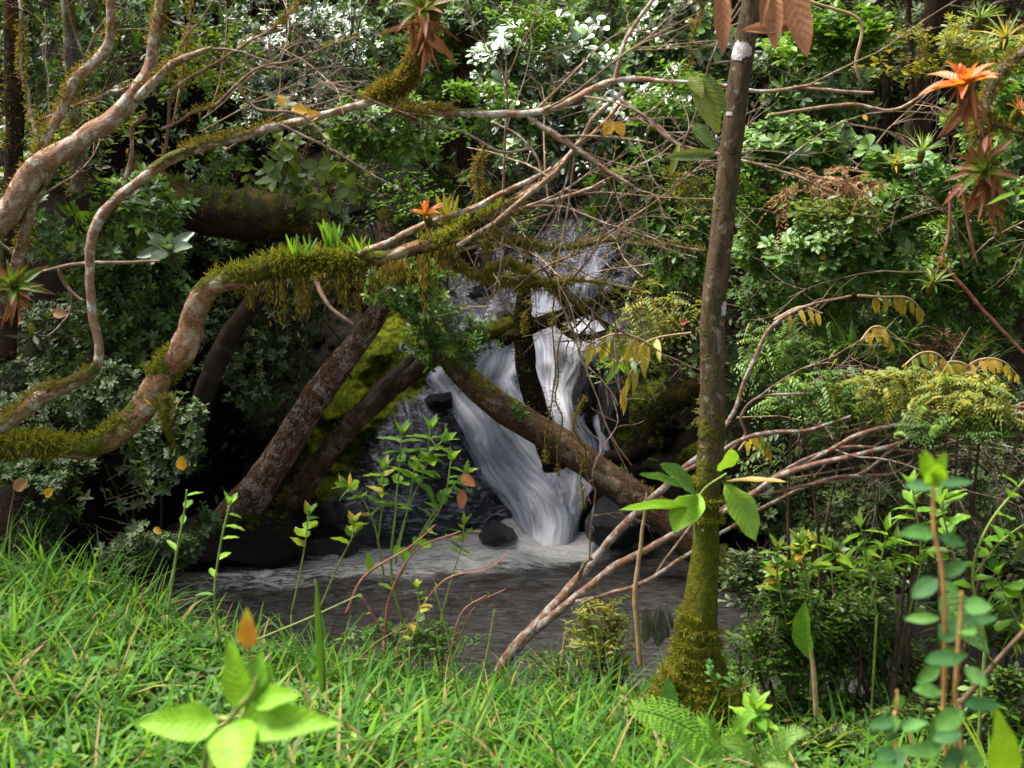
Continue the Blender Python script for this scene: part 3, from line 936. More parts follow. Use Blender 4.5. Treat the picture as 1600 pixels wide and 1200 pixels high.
def limb_tree(name, label, cat, limbs, fur=None, group=None):
    """limbs: (part name, rows (x, y, d, width px, moss), material, sides, rough)"""
    a0 = limbs[0][1][0]
    t = thing(name, label, cat, P(a0[0], a0[1], a0[2]), group)
    surfs = []
    for k, (pn, rows, mat, sides, rough) in enumerate(limbs):
        rows = [tuple(r) + (0.2,) * (5 - len(r)) for r in rows]
        g = Geo()
        a = np.array(rows, float)
        s = tube(g, P(a[:, 0], a[:, 1], a[:, 2]), a[:, 3] * a[:, 2] / FPX / 2 * (.78 if a[:, 3].max() > 14 else .85) * WS.get(name, 1) * (np.interp(a[:, 1], [850, 960], [.84, 1]) if name == 'mossy_tree' and pn == 'trunk' else 1), sides=sides, rough=rough * 1.4, wob=(0.03 if name in ('lichen_tree', 'mossy_arching_tree') else 0.014) if sides > 6 else 0.008, moss=a[:, 4], seed=k + len(label))
        g.build(pn, M[mat], t)
        surfs.append(s)
    if fur:
        n, L, mat = fur
        g = mossfur(surfs, n, L=L, seed=len(label))
        if g: stuff(g.build("moss", M[mat], t))
    return t, surfs


def random_twigs(t, surfs, n, L, r, mat, seed, partname="twig", direc=(0, 0, 0.3), ends=None, depth=2, spread=0.7, tmin=0.3):
    rg = np.random.default_rng(seed)
    for k in range(n):
        s = surfs[int(rg.integers(len(surfs)))]
        j = int(rg.uniform(tmin, 0.98) * (len(s['c']) - 1))
        g = Geo()
        tg = nrm(s['c'][min(j + 1, len(s['c']) - 1)] - s['c'][max(j - 1, 0)])
        d = nrm(tg * 0.6 + rg.normal(0, 0.6, 3) + np.array(direc))
        twiggy(g, s['c'][j], d, L * rg.uniform(.6, 1.2), min(r, s['r'][j] * 0.7), depth, rg, ends=ends, spread=spread)
        g.build(partname, M[mat], t)


# 1 the straight trunk in front
front, fs = limb_tree("mossy_tree", "straight brown trunk rising from a fat green mossy foot, in front of the stream", "tree", [
    ("trunk", [(1070, 1130, 4.5, 210, 1.0), (1078, 1090, 4.5, 160, 1.0), (1086, 1040, 4.5, 100, 1.0), (1094, 970, 4.5, 78, .9), (1101, 880, 4.5, 66, .76), (1105, 800, 4.5, 60, .62), (1110, 700, 4.5, 62, .5), (1113, 640, 4.5, 64, .42), (1111, 580, 4.5, 57, .44), (1113, 500, 4.5, 58, .36),
               (1128, 380, 4.5, 54, .32), (1138, 270, 4.5, 54, .34), (1150, 150, 4.5, 50, .32), (1162, 80, 4.5, 50, .28), (1178, 0, 4.5, 48, .3), (1200, -160, 4.5, 44, .3)], 'bark_front', 26, .07),
    ("root", [(1075, 1030, 4.48, 50, 1), (1040, 1075, 4.42, 60, 1), (1000, 1115, 4.36, 50, .9), (960, 1150, 4.3, 30, .9)], 'bark_front', 14, .2),
    ("root", [(1100, 1030, 4.5, 50, 1), (1130, 1070, 4.45, 50, 1), (1155, 1120, 4.4, 40, .8)], 'bark_front', 14, .2),
])
g = mossfur(fs[:1], 13000, L=0.022, W=0.0022, thr=0.45, seed=3)
stuff(g.build("moss", M['moss_fibre'], front))
g = mossfur(fs[1:], 5000, L=0.022, W=0.0022, thr=0.3, seed=4)
stuff(g.build("moss", M['moss_fibre'], front))
M['lichen'] = plain_mat('white_lichen_crust', (0.30, 0.27, 0.25), (0.62, 0.58, 0.56), 60, 0.9, 0.6)
S0 = fs[0]
gv = S0['p'].reshape(-1, 26, 3); gn = S0['nrm'].reshape(-1, 26, 3)
# finer patch surface: resample the bark grid between its rows
for (cx_, cy_, rx_, ry_, sd_) in [(1160, 75, 18, 26, 1), (1140, 178, 8, 9, 2), (1150, 30, 8, 10, 3), (1133, 480, 6, 14, 4), (1118, 255, 7, 8, 5)]:
    F = 6
    A = np.repeat(gv, F, 0)[:-F]; B_ = np.repeat(gv[1:], F, 0); fr = np.tile(np.arange(F) / F, len(gv) - 1)[:, None, None]
    AN = np.repeat(gn, F, 0)[:-F]; BN = np.repeat(gn[1:], F, 0)
    G1 = A * (1 - fr) + B_ * fr; N1 = nrm(AN * (1 - fr) + BN * fr)
    G1 = np.concatenate([G1, G1[:, :1]], 1); N1 = np.concatenate([N1, N1[:, :1]], 1)
    G2 = np.concatenate([G1[:, :-1] * (1 - f_) + G1[:, 1:] * f_ for f_ in (0, .25, .5, .75)], 1).reshape(len(G1), 4, 26, 3).transpose(0, 2, 1, 3).reshape(len(G1), 104, 3)
    N2 = np.concatenate([N1[:, :-1] * (1 - f_) + N1[:, 1:] * f_ for f_ in (0, .25, .5, .75)], 1).reshape(len(G1), 4, 26, 3).transpose(0, 2, 1, 3).reshape(len(G1), 104, 3)
    qx, qy = to_px(G2)
    val = np.exp(-((qx - cx_) / rx_) ** 2 - ((qy - cy_) / ry_) ** 2) + .45 * fbm(G2 * 22, 3, sd_)
    ok = (val > .5) & (N2[..., 1] < .1)
    V_ = (G2 + N2 * .003)
    i_ = np.arange(G2[..., 0].size).reshape(G2.shape[:2])
    fq = ok[:-1, :-1] & ok[1:, :-1] & ok[1:, 1:] & ok[:-1, 1:]
    Q_ = np.stack([i_[:-1, :-1], i_[:-1, 1:], i_[1:, 1:], i_[1:, :-1]], -1)[fq]
    if len(Q_):
        us, inv = np.unique(Q_.ravel(), return_inverse=True)
        Geo().add(V_.reshape(-1, 3)[us], inv.reshape(-1, 4)).build("lichen_patch", M['lichen'], front)["kind"] = "stuff"
# moss cushion apron on the ground round the foot
rg = np.random.default_rng(5)
n = 9000
ang = rg.uniform(0, 2 * math.pi, n); rad = np.abs(rg.normal(0, .14, n)) + .1
bx = P(1060, 1080, 4.45)
x, y = bx[0] + rad * np.cos(ang) * 1.25, bx[1] + rad * np.sin(ang) * .8
z = ground_z(x, y) + 0.09 * np.exp(-(rad / .25) ** 2) + rg.uniform(-.01, .01, n)
g = Geo(); smallleafgeo(g, np.column_stack([x, y, z]), nrm(rg.normal(0, .6, (n, 3)) + [0, -.3, .8]), nrm(rg.normal(0, 1, (n, 3))), .03 * (.5 + rg.random(n)), .003, rg.random(n) * 1.0)
stuff(g.build("moss_cushion", M['moss_fibre'], front))

# 2 lichen limbs top left
left, ls = limb_tree("lichen_tree", "pink-barked tree with pale lichen blotches forking up at the upper left", "tree", [
    ("limb", [(-120, 470, 5.1, 80, .3), (0, 345, 5, 66, .35), (60, 272, 5, 62, .2), (125, 228, 5, 50, .1), (190, 178, 5, 46, .1), (225, 130, 5, 38, .15), (240, 75, 5, 28, .3), (248, 20, 5, 26, .4), (262, -60, 5, 24, .2)], 'bark_pink', 18, .09),
    ("limb", [(10, 350, 5.05, 36, .4), (55, 250, 5.1, 28, .5), (95, 175, 5.12, 26, .4), (125, 120, 5.1, 26, .3), (160, 75, 5.1, 26, .2), (174, 20, 5.1, 20, .2), (182, -60, 5.1, 18, .2)], 'bark_pink', 14, .09),
    ("limb", [(212, 155, 5, 26, .2), (250, 122, 4.95, 22, .3), (290, 92, 4.9, 18, .1), (330, 74, 4.85, 8, 0)], 'bark_pink', 12, .08),
    ("limb", [(-30, 520, 5.2, 46, .6), (12, 440, 5.15, 34, .5), (30, 375, 5.1, 32, .4), (62, 300, 5.05, 30, .5), (100, 235, 5.08, 18, .3)], 'bark_pink', 14, .1),
    ("branch", [(68, 250, 5.1, 12), (30, 120, 5.4, 10), (30, 0, 5.6, 8)], 'bark_grey', 8, .05),
    ("branch", [(195, 280, 5.1, 9), (208, 220, 5.1, 9), (228, 180, 5.05, 10)], 'bark_pink', 8, .05),
    ("branch", [(235, 125, 5, 8), (200, 132, 5, 7), (150, 145, 5.1, 5), (60, 190, 5.3, 3)], 'bark_pink', 7, .05),
    ("branch", [(250, 260, 5.1, 8, .2), (262, 200, 5.05, 8), (290, 130, 5.0, 9), (370, 80, 5.0, 7), (440, 30, 4.9, 6), (500, -30, 4.9, 5)], 'twig', 7, .05),
    ("branch", [(255, 200, 5.0, 8), (330, 160, 4.9, 7), (400, 110, 4.9, 6), (480, 90, 4.9, 5), (560, 60, 5, 4)], 'twig', 7, .05),
    ("branch", [(270, 190, 5, 6), (283, 120, 5.1, 5), (295, 50, 5.1, 5), (300, -40, 5.1, 4)], 'twig', 6, .05),
], fur=(5000, .02, 'moss_brown'))
random_twigs(left, ls, 12, 0.7, .006, 'twig', 12)

# 3 mossy arch
arch, as_ = limb_tree("mossy_arching_tree", "thick orange-barked limb furred with moss, snaking from the left edge and arching over the stream", "tree", [
    ("limb", [(-160, 720, 5.0, 66, .6), (0, 700, 5, 54, .62), (80, 697, 5, 50, .65), (150, 692, 5, 48, .6), (200, 655, 5, 58, .45), (235, 600, 5.05, 60, .3), (262, 572, 5.1, 50, .5), (292, 545, 5.1, 66, .2), (302, 500, 5.1, 54, .2),
              (318, 462, 5.1, 52, .3), (370, 440, 5.1, 46, .62), (430, 420, 5.1, 44, .72), (500, 412, 5.1, 42, .72), (570, 400, 5.1, 34, .6), (640, 388, 5.1, 26, .35), (700, 372, 5.1, 26, .6), (760, 335, 5.15, 17, .5), (820, 295, 5.2, 13, .2), (870, 258, 5.2, 10, .1), (930, 205, 5.2, 8, .1), (975, 155, 5.2, 7, .1)], 'bark_orange', 22, .13),
    ("limb", [(560, 396, 5.08, 14, .3), (610, 380, 5.0, 15, .05), (645, 362, 4.98, 15, .05), (690, 340, 5, 13, .35), (745, 325, 5.0, 14, .25), (790, 296, 5, 12, .1), (830, 277, 5, 10, .1), (862, 262, 5, 8, 0)], 'bark_pink', 12, .08),
    ("branch", [(700, 378, 5.1, 20, .6), (760, 365, 5.0, 12, .5), (810, 330, 5.0, 10, .3), (870, 312, 5.0, 9, .2), (945, 287, 5, 8, .1)], 'bark_pink', 9, .08),
    ("branch", [(690, 395, 5.1, 20, .6), (735, 425, 5.05, 14, .7), (790, 432, 5.0, 10, .8), (850, 440, 5, 9, .8), (930, 440, 5, 8, .5), (1000, 455, 5, 7, .3)], 'bark_pink', 9, .15),
    ("branch", [(720, 390, 5.05, 12, .5), (790, 375, 5, 10, .5), (860, 385, 4.95, 9, .7), (940, 375, 4.95, 8, .5), (1040, 385, 4.95, 6, .3), (1100, 392, 4.9, 5, .3)], 'bark_pink', 8, .15),
    ("branch", [(760, 430, 5.05, 9, .8), (800, 415, 5.05, 9, .8), (870, 455, 5.0, 8, .8), (920, 500, 5.0, 6, .7)], 'bark_pink', 8, .15),
    ("branch", [(730, 350, 5.1, 10, .6), (745, 300, 5.1, 12, .7), (735, 265, 5.1, 8, .7), (755, 225, 5.1, 5, .4)], 'bark_grey', 8, .15),
    ("branch", [(840, 300, 5.1, 6), (838, 245, 5.1, 6), (800, 205, 5.1, 5), (770, 190, 5.1, 4)], 'bark_pink', 7, .05),
    ("branch", [(495, 435, 5, 12, .5), (505, 460, 4.95, 10, .2), (520, 487, 4.9, 9, .1), (553, 510, 4.9, 7, .1)], 'twig', 8, .05),
    ("hanging_branch", [(255, 620, 5.0, 30, .8), (262, 660, 4.95, 24, .8), (270, 700, 4.95, 12, .8)], 'bark_orange', 10, .15),
])
g = mossfur(as_[:1], 12000, L=0.03, W=0.003, thr=0.34, down=0.5, seed=9); stuff(g.build("moss", M['moss_fibre'], arch))
g = mossfur(as_[1:], 8000, L=0.022, W=0.0026, thr=0.25, down=0.6, seed=10); stuff(g.build("moss", M['moss_brown'], arch))
for sd_, (x0, x1) in enumerate([(390, 480), (470, 560), (560, 640), (640, 760)]):
    rg = np.random.default_rng(60 + sd_)
    n = 700
    px_ = rg.choice(rg.uniform(x0, x1, 7), n) + rg.normal(0, 5, n)
    top = np.interp(px_, [390, 480, 560, 640, 760], [430, 418, 405, 392, 350])
    py_ = top + 8 + np.abs(rg.normal(0, 26 + 12 * np.sin(px_ / 17), n))
    b = P(px_, py_, 5.1 + rg.normal(0, .04, n))
    g = Geo(); smallleafgeo(g, b, nrm(rg.normal(0, .35, (n, 3)) + [0, 0, -1]), nrm(rg.normal(0, 1, (n, 3))), .035, .0028, rg.random(n))
    stuff(g.build("hanging_moss", M['moss_brown'], arch))
ends = []
random_twigs(arch, as_[2:6], 16, 0.75, .008, 'twig', 21, direc=(.35, 0, 0.1), ends=ends, depth=2)

# 4 the upright limb with the long horizontal branch
reach, gs = limb_tree("reaching_tree", "slender pale limb rising at the left and sending a long thin branch across the top", "tree", [
    ("limb", [(-140, 720, 4.85, 44, .5), (0, 665, 4.85, 36, .5), (60, 625, 4.85, 36, .3), (100, 605, 4.85, 34, .5), (145, 578, 4.85, 26, .6), (152, 545, 4.85, 20, .2), (141, 480, 4.85, 20, .05), (142, 400, 4.85, 21, .15), (150, 355, 4.85, 24, .2),
              (175, 318, 4.85, 22, .3), (220, 280, 4.85, 22, .3), (265, 248, 4.85, 26, .55), (330, 225, 4.85, 22, .6), (400, 208, 4.85, 20, .45), (470, 190, 4.85, 18, .2), (540, 170, 4.85, 17, .05), (590, 155, 4.85, 20, .6), (630, 128, 4.85, 26, .9), (652, 80, 4.85, 24, .9), (665, 20, 4.85, 26, .8), (668, -60, 4.85, 24, .7)], 'bark_pink', 16, .09),
    ("branch", [(590, 160, 4.85, 14, .5), (650, 172, 4.8, 15, .35), (720, 178, 4.8, 17, .5), (780, 180, 4.8, 16, .2), (830, 178, 4.8, 15, .1), (900, 158, 4.8, 15, .05), (965, 125, 4.8, 14, .05), (1040, 123, 4.75, 9, .1), (1130, 130, 4.7, 9, .1), (1200, 140, 4.7, 8, .1), (1290, 130, 4.7, 5, .1)], 'bark_pink', 12, .08),
    ("branch", [(960, 130, 4.8, 10), (966, 100, 4.8, 9), (978, 60, 4.8, 9), (1000, 30, 4.8, 8), (1030, -10, 4.8, 7)], 'bark_pink', 8, .06),
    ("branch", [(825, 182, 4.8, 10), (870, 215, 4.78, 11), (930, 255, 4.75, 9), (990, 292, 4.72, 7)], 'bark_pink', 8, .06),
    ("branch", [(960, 150, 4.8, 7), (1010, 185, 4.75, 8), (1060, 222, 4.7, 8), (1130, 240, 4.65, 7), (1220, 265, 4.6, 5), (1300, 300, 4.6, 4)], 'bark_pink', 8, .06),
    ("branch", [(975, 142, 4.8, 9), (930, 180, 4.82, 10), (905, 220, 4.85, 10), (860, 275, 4.9, 11), (800, 325, 4.95, 10), (745, 365, 5, 10), (715, 385, 5, 9)], 'bark_pink', 8, .06),
    ("branch", [(370, 130, 4.8, 3), (400, 170, 4.8, 6), (470, 180, 4.8, 5), (520, 230, 4.8, 4)], 'twig', 6, .06),
    ("branch", [(440, 195, 4.8, 5), (500, 225, 4.8, 6), (560, 260, 4.8, 4), (630, 300, 4.8, 3)], 'twig', 6, .06),
    ("branch", [(640, 190, 4.8, 4), (720, 205, 4.8, 5), (780, 235, 4.8, 6), (830, 232, 4.8, 4)], 'twig', 6, .06),
])
g = mossfur(gs, 9000, L=0.022, W=0.0026, thr=0.35, down=0.4, seed=12); stuff(g.build("moss", M['moss_brown'], reach))
g = mossfur([dict(p=gs[0]['p'][-16 * 34:], nrm=gs[0]['nrm'][-16 * 34:], m=gs[0]['m'][-16 * 34:])], 3500, L=0.04, W=0.003, thr=0.3, down=.8, seed=13); stuff(g.build("moss", M['moss_brown'], reach))
random_twigs(reach, gs[1:6], 16, 0.8, .006, 'twig', 22, direc=(.3, 0, 0.0), depth=2)

# 5 leaning trunks and logs over the water
leanA, lA = limb_tree("leaning_trunk", "broad leaning trunk with flaking red-brown and grey bark, left of the waterfall", "tree trunk", [
    ("trunk", [(352, 830, 8.25, 130, .3), (398, 772, 8.2, 96, .15), (440, 705, 8.2, 82, .1), (500, 612, 8.2, 76, .05), (550, 545, 8.2, 66, .05), (592, 485, 8.2, 56, .1), (612, 430, 8.2, 50, .3), (600, 330, 8.2, 44, .5)], 'bark_flaky', 26, .08),
    ("root", [(400, 760, 8.1, 60, .2), (370, 785, 8.0, 46, .3), (330, 815, 7.95, 30, .4)], 'bark_flaky', 12, .15)])
leanB, lB = limb_tree("leaning_trunk", "dark leaning trunk with pale lichen along its top edge, between flaking trunk and cascade", "tree trunk", [
    ("trunk", [(400, 850, 8.55, 60, .5), (480, 750, 8.55, 60, .3), (545, 670, 8.55, 58, .2), (610, 605, 8.55, 66, .15), (670, 560, 8.55, 56, .3), (740, 525, 8.6, 52, .6), (830, 500, 8.7, 44, .7)], 'bark_log', 20, .12),
    ("branch", [(560, 640, 8.42, 22, .1), (610, 592, 8.4, 24, 0), (645, 558, 8.4, 22, 0), (664, 540, 8.4, 16, 0)], 'bark_grey', 10, .08)], fur=(2500, .03, 'moss_fibre'))
logC, lC = limb_tree("fallen_tree", "brown trunk fallen diagonally across the front of the waterfall", "tree trunk", [
    ("trunk", [(640, 470, 8.3, 44, .6), (700, 555, 8.2, 58, .5), (760, 620, 8.1, 68, .3), (850, 678, 8.0, 74, .12), (940, 740, 7.9, 78, .12), (1020, 798, 7.8, 80, .2), (1100, 862, 7.7, 84, .4), (1180, 930, 7.6, 80, .5)], 'bark_log', 24, .09),
    ("branch", [(700, 570, 8.2, 22, .4), (665, 520, 8.3, 20, .5), (620, 480, 8.3, 14, .5)], 'bark_log', 9, .1)], fur=(2500, .025, 'moss_fibre'))
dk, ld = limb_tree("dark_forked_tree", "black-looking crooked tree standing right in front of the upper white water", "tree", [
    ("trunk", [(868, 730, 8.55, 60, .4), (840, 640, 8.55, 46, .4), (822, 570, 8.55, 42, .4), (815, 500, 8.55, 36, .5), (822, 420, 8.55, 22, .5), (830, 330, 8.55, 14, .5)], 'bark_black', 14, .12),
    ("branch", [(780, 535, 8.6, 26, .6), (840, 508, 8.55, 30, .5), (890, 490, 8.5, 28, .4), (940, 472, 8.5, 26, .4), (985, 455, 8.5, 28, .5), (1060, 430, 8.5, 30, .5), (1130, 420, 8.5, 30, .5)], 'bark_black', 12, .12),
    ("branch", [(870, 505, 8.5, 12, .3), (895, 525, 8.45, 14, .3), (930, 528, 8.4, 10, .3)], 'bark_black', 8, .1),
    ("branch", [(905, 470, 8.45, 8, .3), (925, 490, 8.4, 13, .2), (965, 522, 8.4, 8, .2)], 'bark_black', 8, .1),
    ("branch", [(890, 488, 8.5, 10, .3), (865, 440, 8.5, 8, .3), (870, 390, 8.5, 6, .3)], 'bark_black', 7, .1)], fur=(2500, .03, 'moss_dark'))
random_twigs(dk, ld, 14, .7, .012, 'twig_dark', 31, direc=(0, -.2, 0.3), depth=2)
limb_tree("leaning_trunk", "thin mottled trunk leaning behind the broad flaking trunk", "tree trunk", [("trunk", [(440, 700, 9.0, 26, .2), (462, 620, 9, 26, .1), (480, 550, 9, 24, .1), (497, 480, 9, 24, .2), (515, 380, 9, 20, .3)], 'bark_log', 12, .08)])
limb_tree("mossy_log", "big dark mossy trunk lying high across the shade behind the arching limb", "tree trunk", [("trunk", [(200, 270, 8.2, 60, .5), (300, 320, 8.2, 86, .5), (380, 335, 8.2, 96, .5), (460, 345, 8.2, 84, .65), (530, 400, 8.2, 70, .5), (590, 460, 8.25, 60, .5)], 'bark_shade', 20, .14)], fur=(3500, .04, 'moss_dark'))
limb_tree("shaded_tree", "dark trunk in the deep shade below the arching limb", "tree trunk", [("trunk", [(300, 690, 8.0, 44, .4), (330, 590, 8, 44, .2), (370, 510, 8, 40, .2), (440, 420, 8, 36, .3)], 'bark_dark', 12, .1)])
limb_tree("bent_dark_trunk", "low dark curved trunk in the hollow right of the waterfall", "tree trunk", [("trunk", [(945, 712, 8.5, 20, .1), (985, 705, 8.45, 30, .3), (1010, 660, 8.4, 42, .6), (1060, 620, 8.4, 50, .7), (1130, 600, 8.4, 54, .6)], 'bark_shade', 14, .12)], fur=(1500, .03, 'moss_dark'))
for k, (x0, x1, w, lab) in enumerate([(1360, 1395, 16, "thin black trunk in the gap below the top edge, left of the orange bromeliad"), (1472, 1488, 40, "widest dark trunk in the top right shade behind the yellowish leaves"), (1425, 1415, 10, "slimmest straight stem in the top right shade"), (730, 712, 40, "dark mossy trunk half hidden by leaves above the mossy arch"), (120, 98, 26, "green mossy trunk behind the lichen limbs near the upper left corner"), (10, 20, 36, "dark mossy trunk at the upper left edge")]):
    d = [10, 10.2, 9.5, 9.4, 6.4, 7][k]
    yb = [330, 330, 330, 420, 300, 560][k]
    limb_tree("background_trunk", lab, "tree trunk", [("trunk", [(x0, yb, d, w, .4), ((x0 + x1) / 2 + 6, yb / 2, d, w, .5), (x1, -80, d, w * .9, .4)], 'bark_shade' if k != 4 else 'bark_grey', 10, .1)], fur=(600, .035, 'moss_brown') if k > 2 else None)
limb_tree("crooked_tree", "dark crooked branch behind the leaves above the waterfall", "tree trunk", [("trunk", [(640, 240, 9, 16, .4), (700, 270, 9, 22, .5), (760, 300, 9, 26, .5), (830, 340, 9, 16, .4)], 'bark_dark', 10, .1)], fur=(600, .035, 'moss_brown'))

# 6 fallen branches right
fallen, fl = limb_tree("fallen_branch", "reddish fallen branch with white lichen bands, propped behind the mossy foot and fanning out right", "fallen branch", [
    ("limb", [(772, 1062, 4.9, 18, .3), (800, 1020, 4.95, 26, .1), (850, 965, 5.0, 25, 0), (900, 905, 5.0, 20, 0), (950, 848, 5.0, 18, 0), (1010, 785, 5, 16, 0), (1060, 735, 5, 14, 0), (1110, 690, 5, 10, 0), (1150, 640, 5, 9, 0), (1175, 575, 5, 9, 0), (1205, 515, 5, 8, 0), (1260, 478, 5, 6, 0), (1330, 462, 5, 5, 0)], 'bark_fallen', 12, .08),
    ("limb", [(835, 985, 4.98, 20, 0), (900, 935, 4.95, 17, 0), (960, 885, 4.92, 17, 0), (1020, 850, 4.9, 15, 0), (1080, 818, 4.88, 14, 0), (1150, 790, 4.85, 12, 0), (1220, 745, 4.8, 12, 0), (1300, 720, 4.75, 11, 0), (1400, 695, 4.7, 9, 0), (1480, 660, 4.65, 8, 0), (1600, 645, 4.6, 7, 0)], 'bark_fallen', 12, .08),
    ("branch", [(900, 940, 4.9, 9), (950, 930, 4.85, 8), (1020, 905, 4.8, 9), (1070, 870, 4.75, 8), (1120, 840, 4.9, 7), (1200, 790, 4.9, 7), (1290, 745, 4.8, 7), (1400, 735, 4.8, 6), (1450, 690, 4.8, 5)], 'bark_fallen', 8, .06),
    ("branch", [(1020, 905, 4.8, 6), (1050, 860, 4.8, 5), (1080, 820, 4.85, 5)], 'twig', 6, .06),
    ("branch", [(1060, 740, 5, 8), (1110, 715, 4.95, 8), (1170, 680, 4.9, 9), (1260, 672, 4.85, 7), (1330, 650, 4.85, 5)], 'bark_fallen', 8, .06),
    ("branch", [(1120, 800, 4.9, 7), (1190, 760, 4.85, 8), (1270, 715, 4.8, 8), (1340, 680, 4.75, 9), (1440, 655, 4.7, 8), (1560, 640, 4.65, 7), (1660, 635, 4.6, 6)], 'bark_fallen', 8, .06),
    ("branch", [(1150, 790, 4.85, 6), (1230, 735, 4.8, 6), (1320, 700, 4.8, 6), (1420, 705, 4.8, 5), (1500, 690, 4.8, 4)], 'bark_fallen', 7, .06),
    ("branch", [(1090, 790, 4.9, 7), (1180, 775, 4.85, 6), (1270, 755, 4.8, 6), (1340, 742, 4.8, 6), (1400, 700, 4.75, 5), (1460, 650, 4.75, 5), (1520, 640, 4.7, 3)], 'bark_fallen', 7, .06),
    ("branch", [(1140, 705, 4.95, 5), (1165, 680, 4.95, 6), (1160, 650, 4.95, 6), (1190, 620, 4.9, 5), (1270, 615, 4.9, 4)], 'twig', 6, .06),
    ("branch", [(905, 905, 4.9, 9, 0), (912, 880, 4.85, 8, 0), (925, 872, 4.8, 5, 0)], 'bark_fallen', 7, .06),
])
random_twigs(fallen, fl[1:], 12, .75, .0045, 'bark_fallen', 44, direc=(.5, 0, 0.0), depth=2, tmin=.4)

# 7 right limb carrying bromeliads
rt, rs = limb_tree("lichen_limb", "grey-green lichened limb curving down at the right edge, carrying bromeliads", "tree", [
    ("limb", [(1700, 20, 4.2, 22, .2), (1600, 82, 4.2, 20, .15), (1560, 115, 4.2, 20, .15), (1540, 160, 4.2, 20, .2), (1532, 200, 4.2, 18, .3), (1545, 250, 4.2, 18, .5), (1558, 310, 4.2, 12, .5), (1555, 370, 4.2, 6, .4)], 'bark_grey', 12, .1),
    ("branch", [(1545, 180, 4.2, 8), (1570, 200, 4.2, 7), (1640, 210, 4.2, 5)], 'bark_grey', 7, .06),
    ("twig", [(1500, 282, 4.3, 5), (1512, 350, 4.3, 6), (1525, 405, 4.3, 3)], 'stem_red', 6, .02),
    ("twig", [(1485, 300, 4.4, 5), (1482, 360, 4.4, 5), (1472, 410, 4.4, 4)], 'stem_red', 6, .02)], fur=(2500, .02, 'moss_brown'))

# loose vines and bare stems
for k, (rows, mat, lab) in enumerate([
    ([(1460, 400, 5.6, 6), (1500, 440, 5.6, 7), (1550, 500, 5.6, 7), (1610, 560, 5.6, 6)], 'stem_red', "straight reddish bare stem slanting down to the right edge"),
    ([(1000, 1040, 4.6, 11), (992, 960, 4.6, 10), (998, 880, 4.6, 9), (1008, 800, 4.6, 6), (1010, 770, 4.6, 3)], 'stem_tan', "bare tan upright stalk just left of the mossy foot"),
    ([(1260, 0, 6, 5), (1342, 30, 6, 6), (1336, 100, 6, 6), (1345, 130, 6, 4)], 'stem_tan', "pale vine hanging below the top edge right of the trunk"),
    ([(1365, 145, 5.8, 6), (1300, 140, 5.8, 7), (1240, 135, 5.8, 5)], 'twig', "short moss-tipped twig right of the straight trunk"),
    ([(1450, 145, 6.4, 6), (1395, 172, 6.4, 7), (1320, 165, 6.4, 8), (1200, 180, 6.4, 6)], 'twig', "mossy horizontal branch crossing the shade right of the trunk"),
    ([(250, 408, 5.4, 4), (200, 410, 5.4, 7), (120, 413, 5.4, 8), (60, 425, 5.4, 5)], 'twig', "bare whitish stick lying level left of the upright limb"),
    ([(45, 545, 5.6, 3), (90, 510, 5.6, 4), (110, 470, 5.6, 4), (92, 420, 5.6, 4)], 'twig', "curved thin vine under the left bromeliad"),
    ([(130, 470, 5.4, 6), (108, 450, 5.4, 7), (92, 420, 5.4, 8)], 'twig', "crooked grey twig stub beside the upright limb"),
]):
    limb_tree("vine", lab, "vine", [("stem", rows, mat, 7, .04)])

for k, (x0, x1, y0, y1, d) in enumerate([(868, 858, 440, 720, 6.6), (905, 910, 620, 790, 6.4), (880, 866, 500, 745, 6.8), (503, 505, 200, 345, 7), (1090, 1080, -20, 110, 6), (822, 815, 470, 520, 6.6)]):
    lab = ["longest mossy vine strand hanging before the waterfall", "brown strand hanging below the fallen trunk over the white water", "knotted mossy strand hanging in the middle of the waterfall",
           "straight grey liana hanging above the mossy arch", "thin liana hanging left of the big dead leaves", "short mossy strand above the dark forked tree"][k]
    t = thing("hanging_vine", lab, "vine", P(x0, y0, d))
    rg = np.random.default_rng(200 + k)
    yy = np.linspace(y0, y1, 9); xx = np.linspace(x0, x1, 9) + rg.normal(0, 5, 9)
    g = Geo(); s = tube(g, P(xx, yy, d), .005 + 0 * yy, sides=5, moss=.9, rough=.3, n=40); g.build("strand", M['twig_dark'], t)
    g = mossfur([s], 500, L=.02, W=.002, down=.8, seed=k); stuff(g.build("moss", M['moss_brown'], t))


_lm = {}


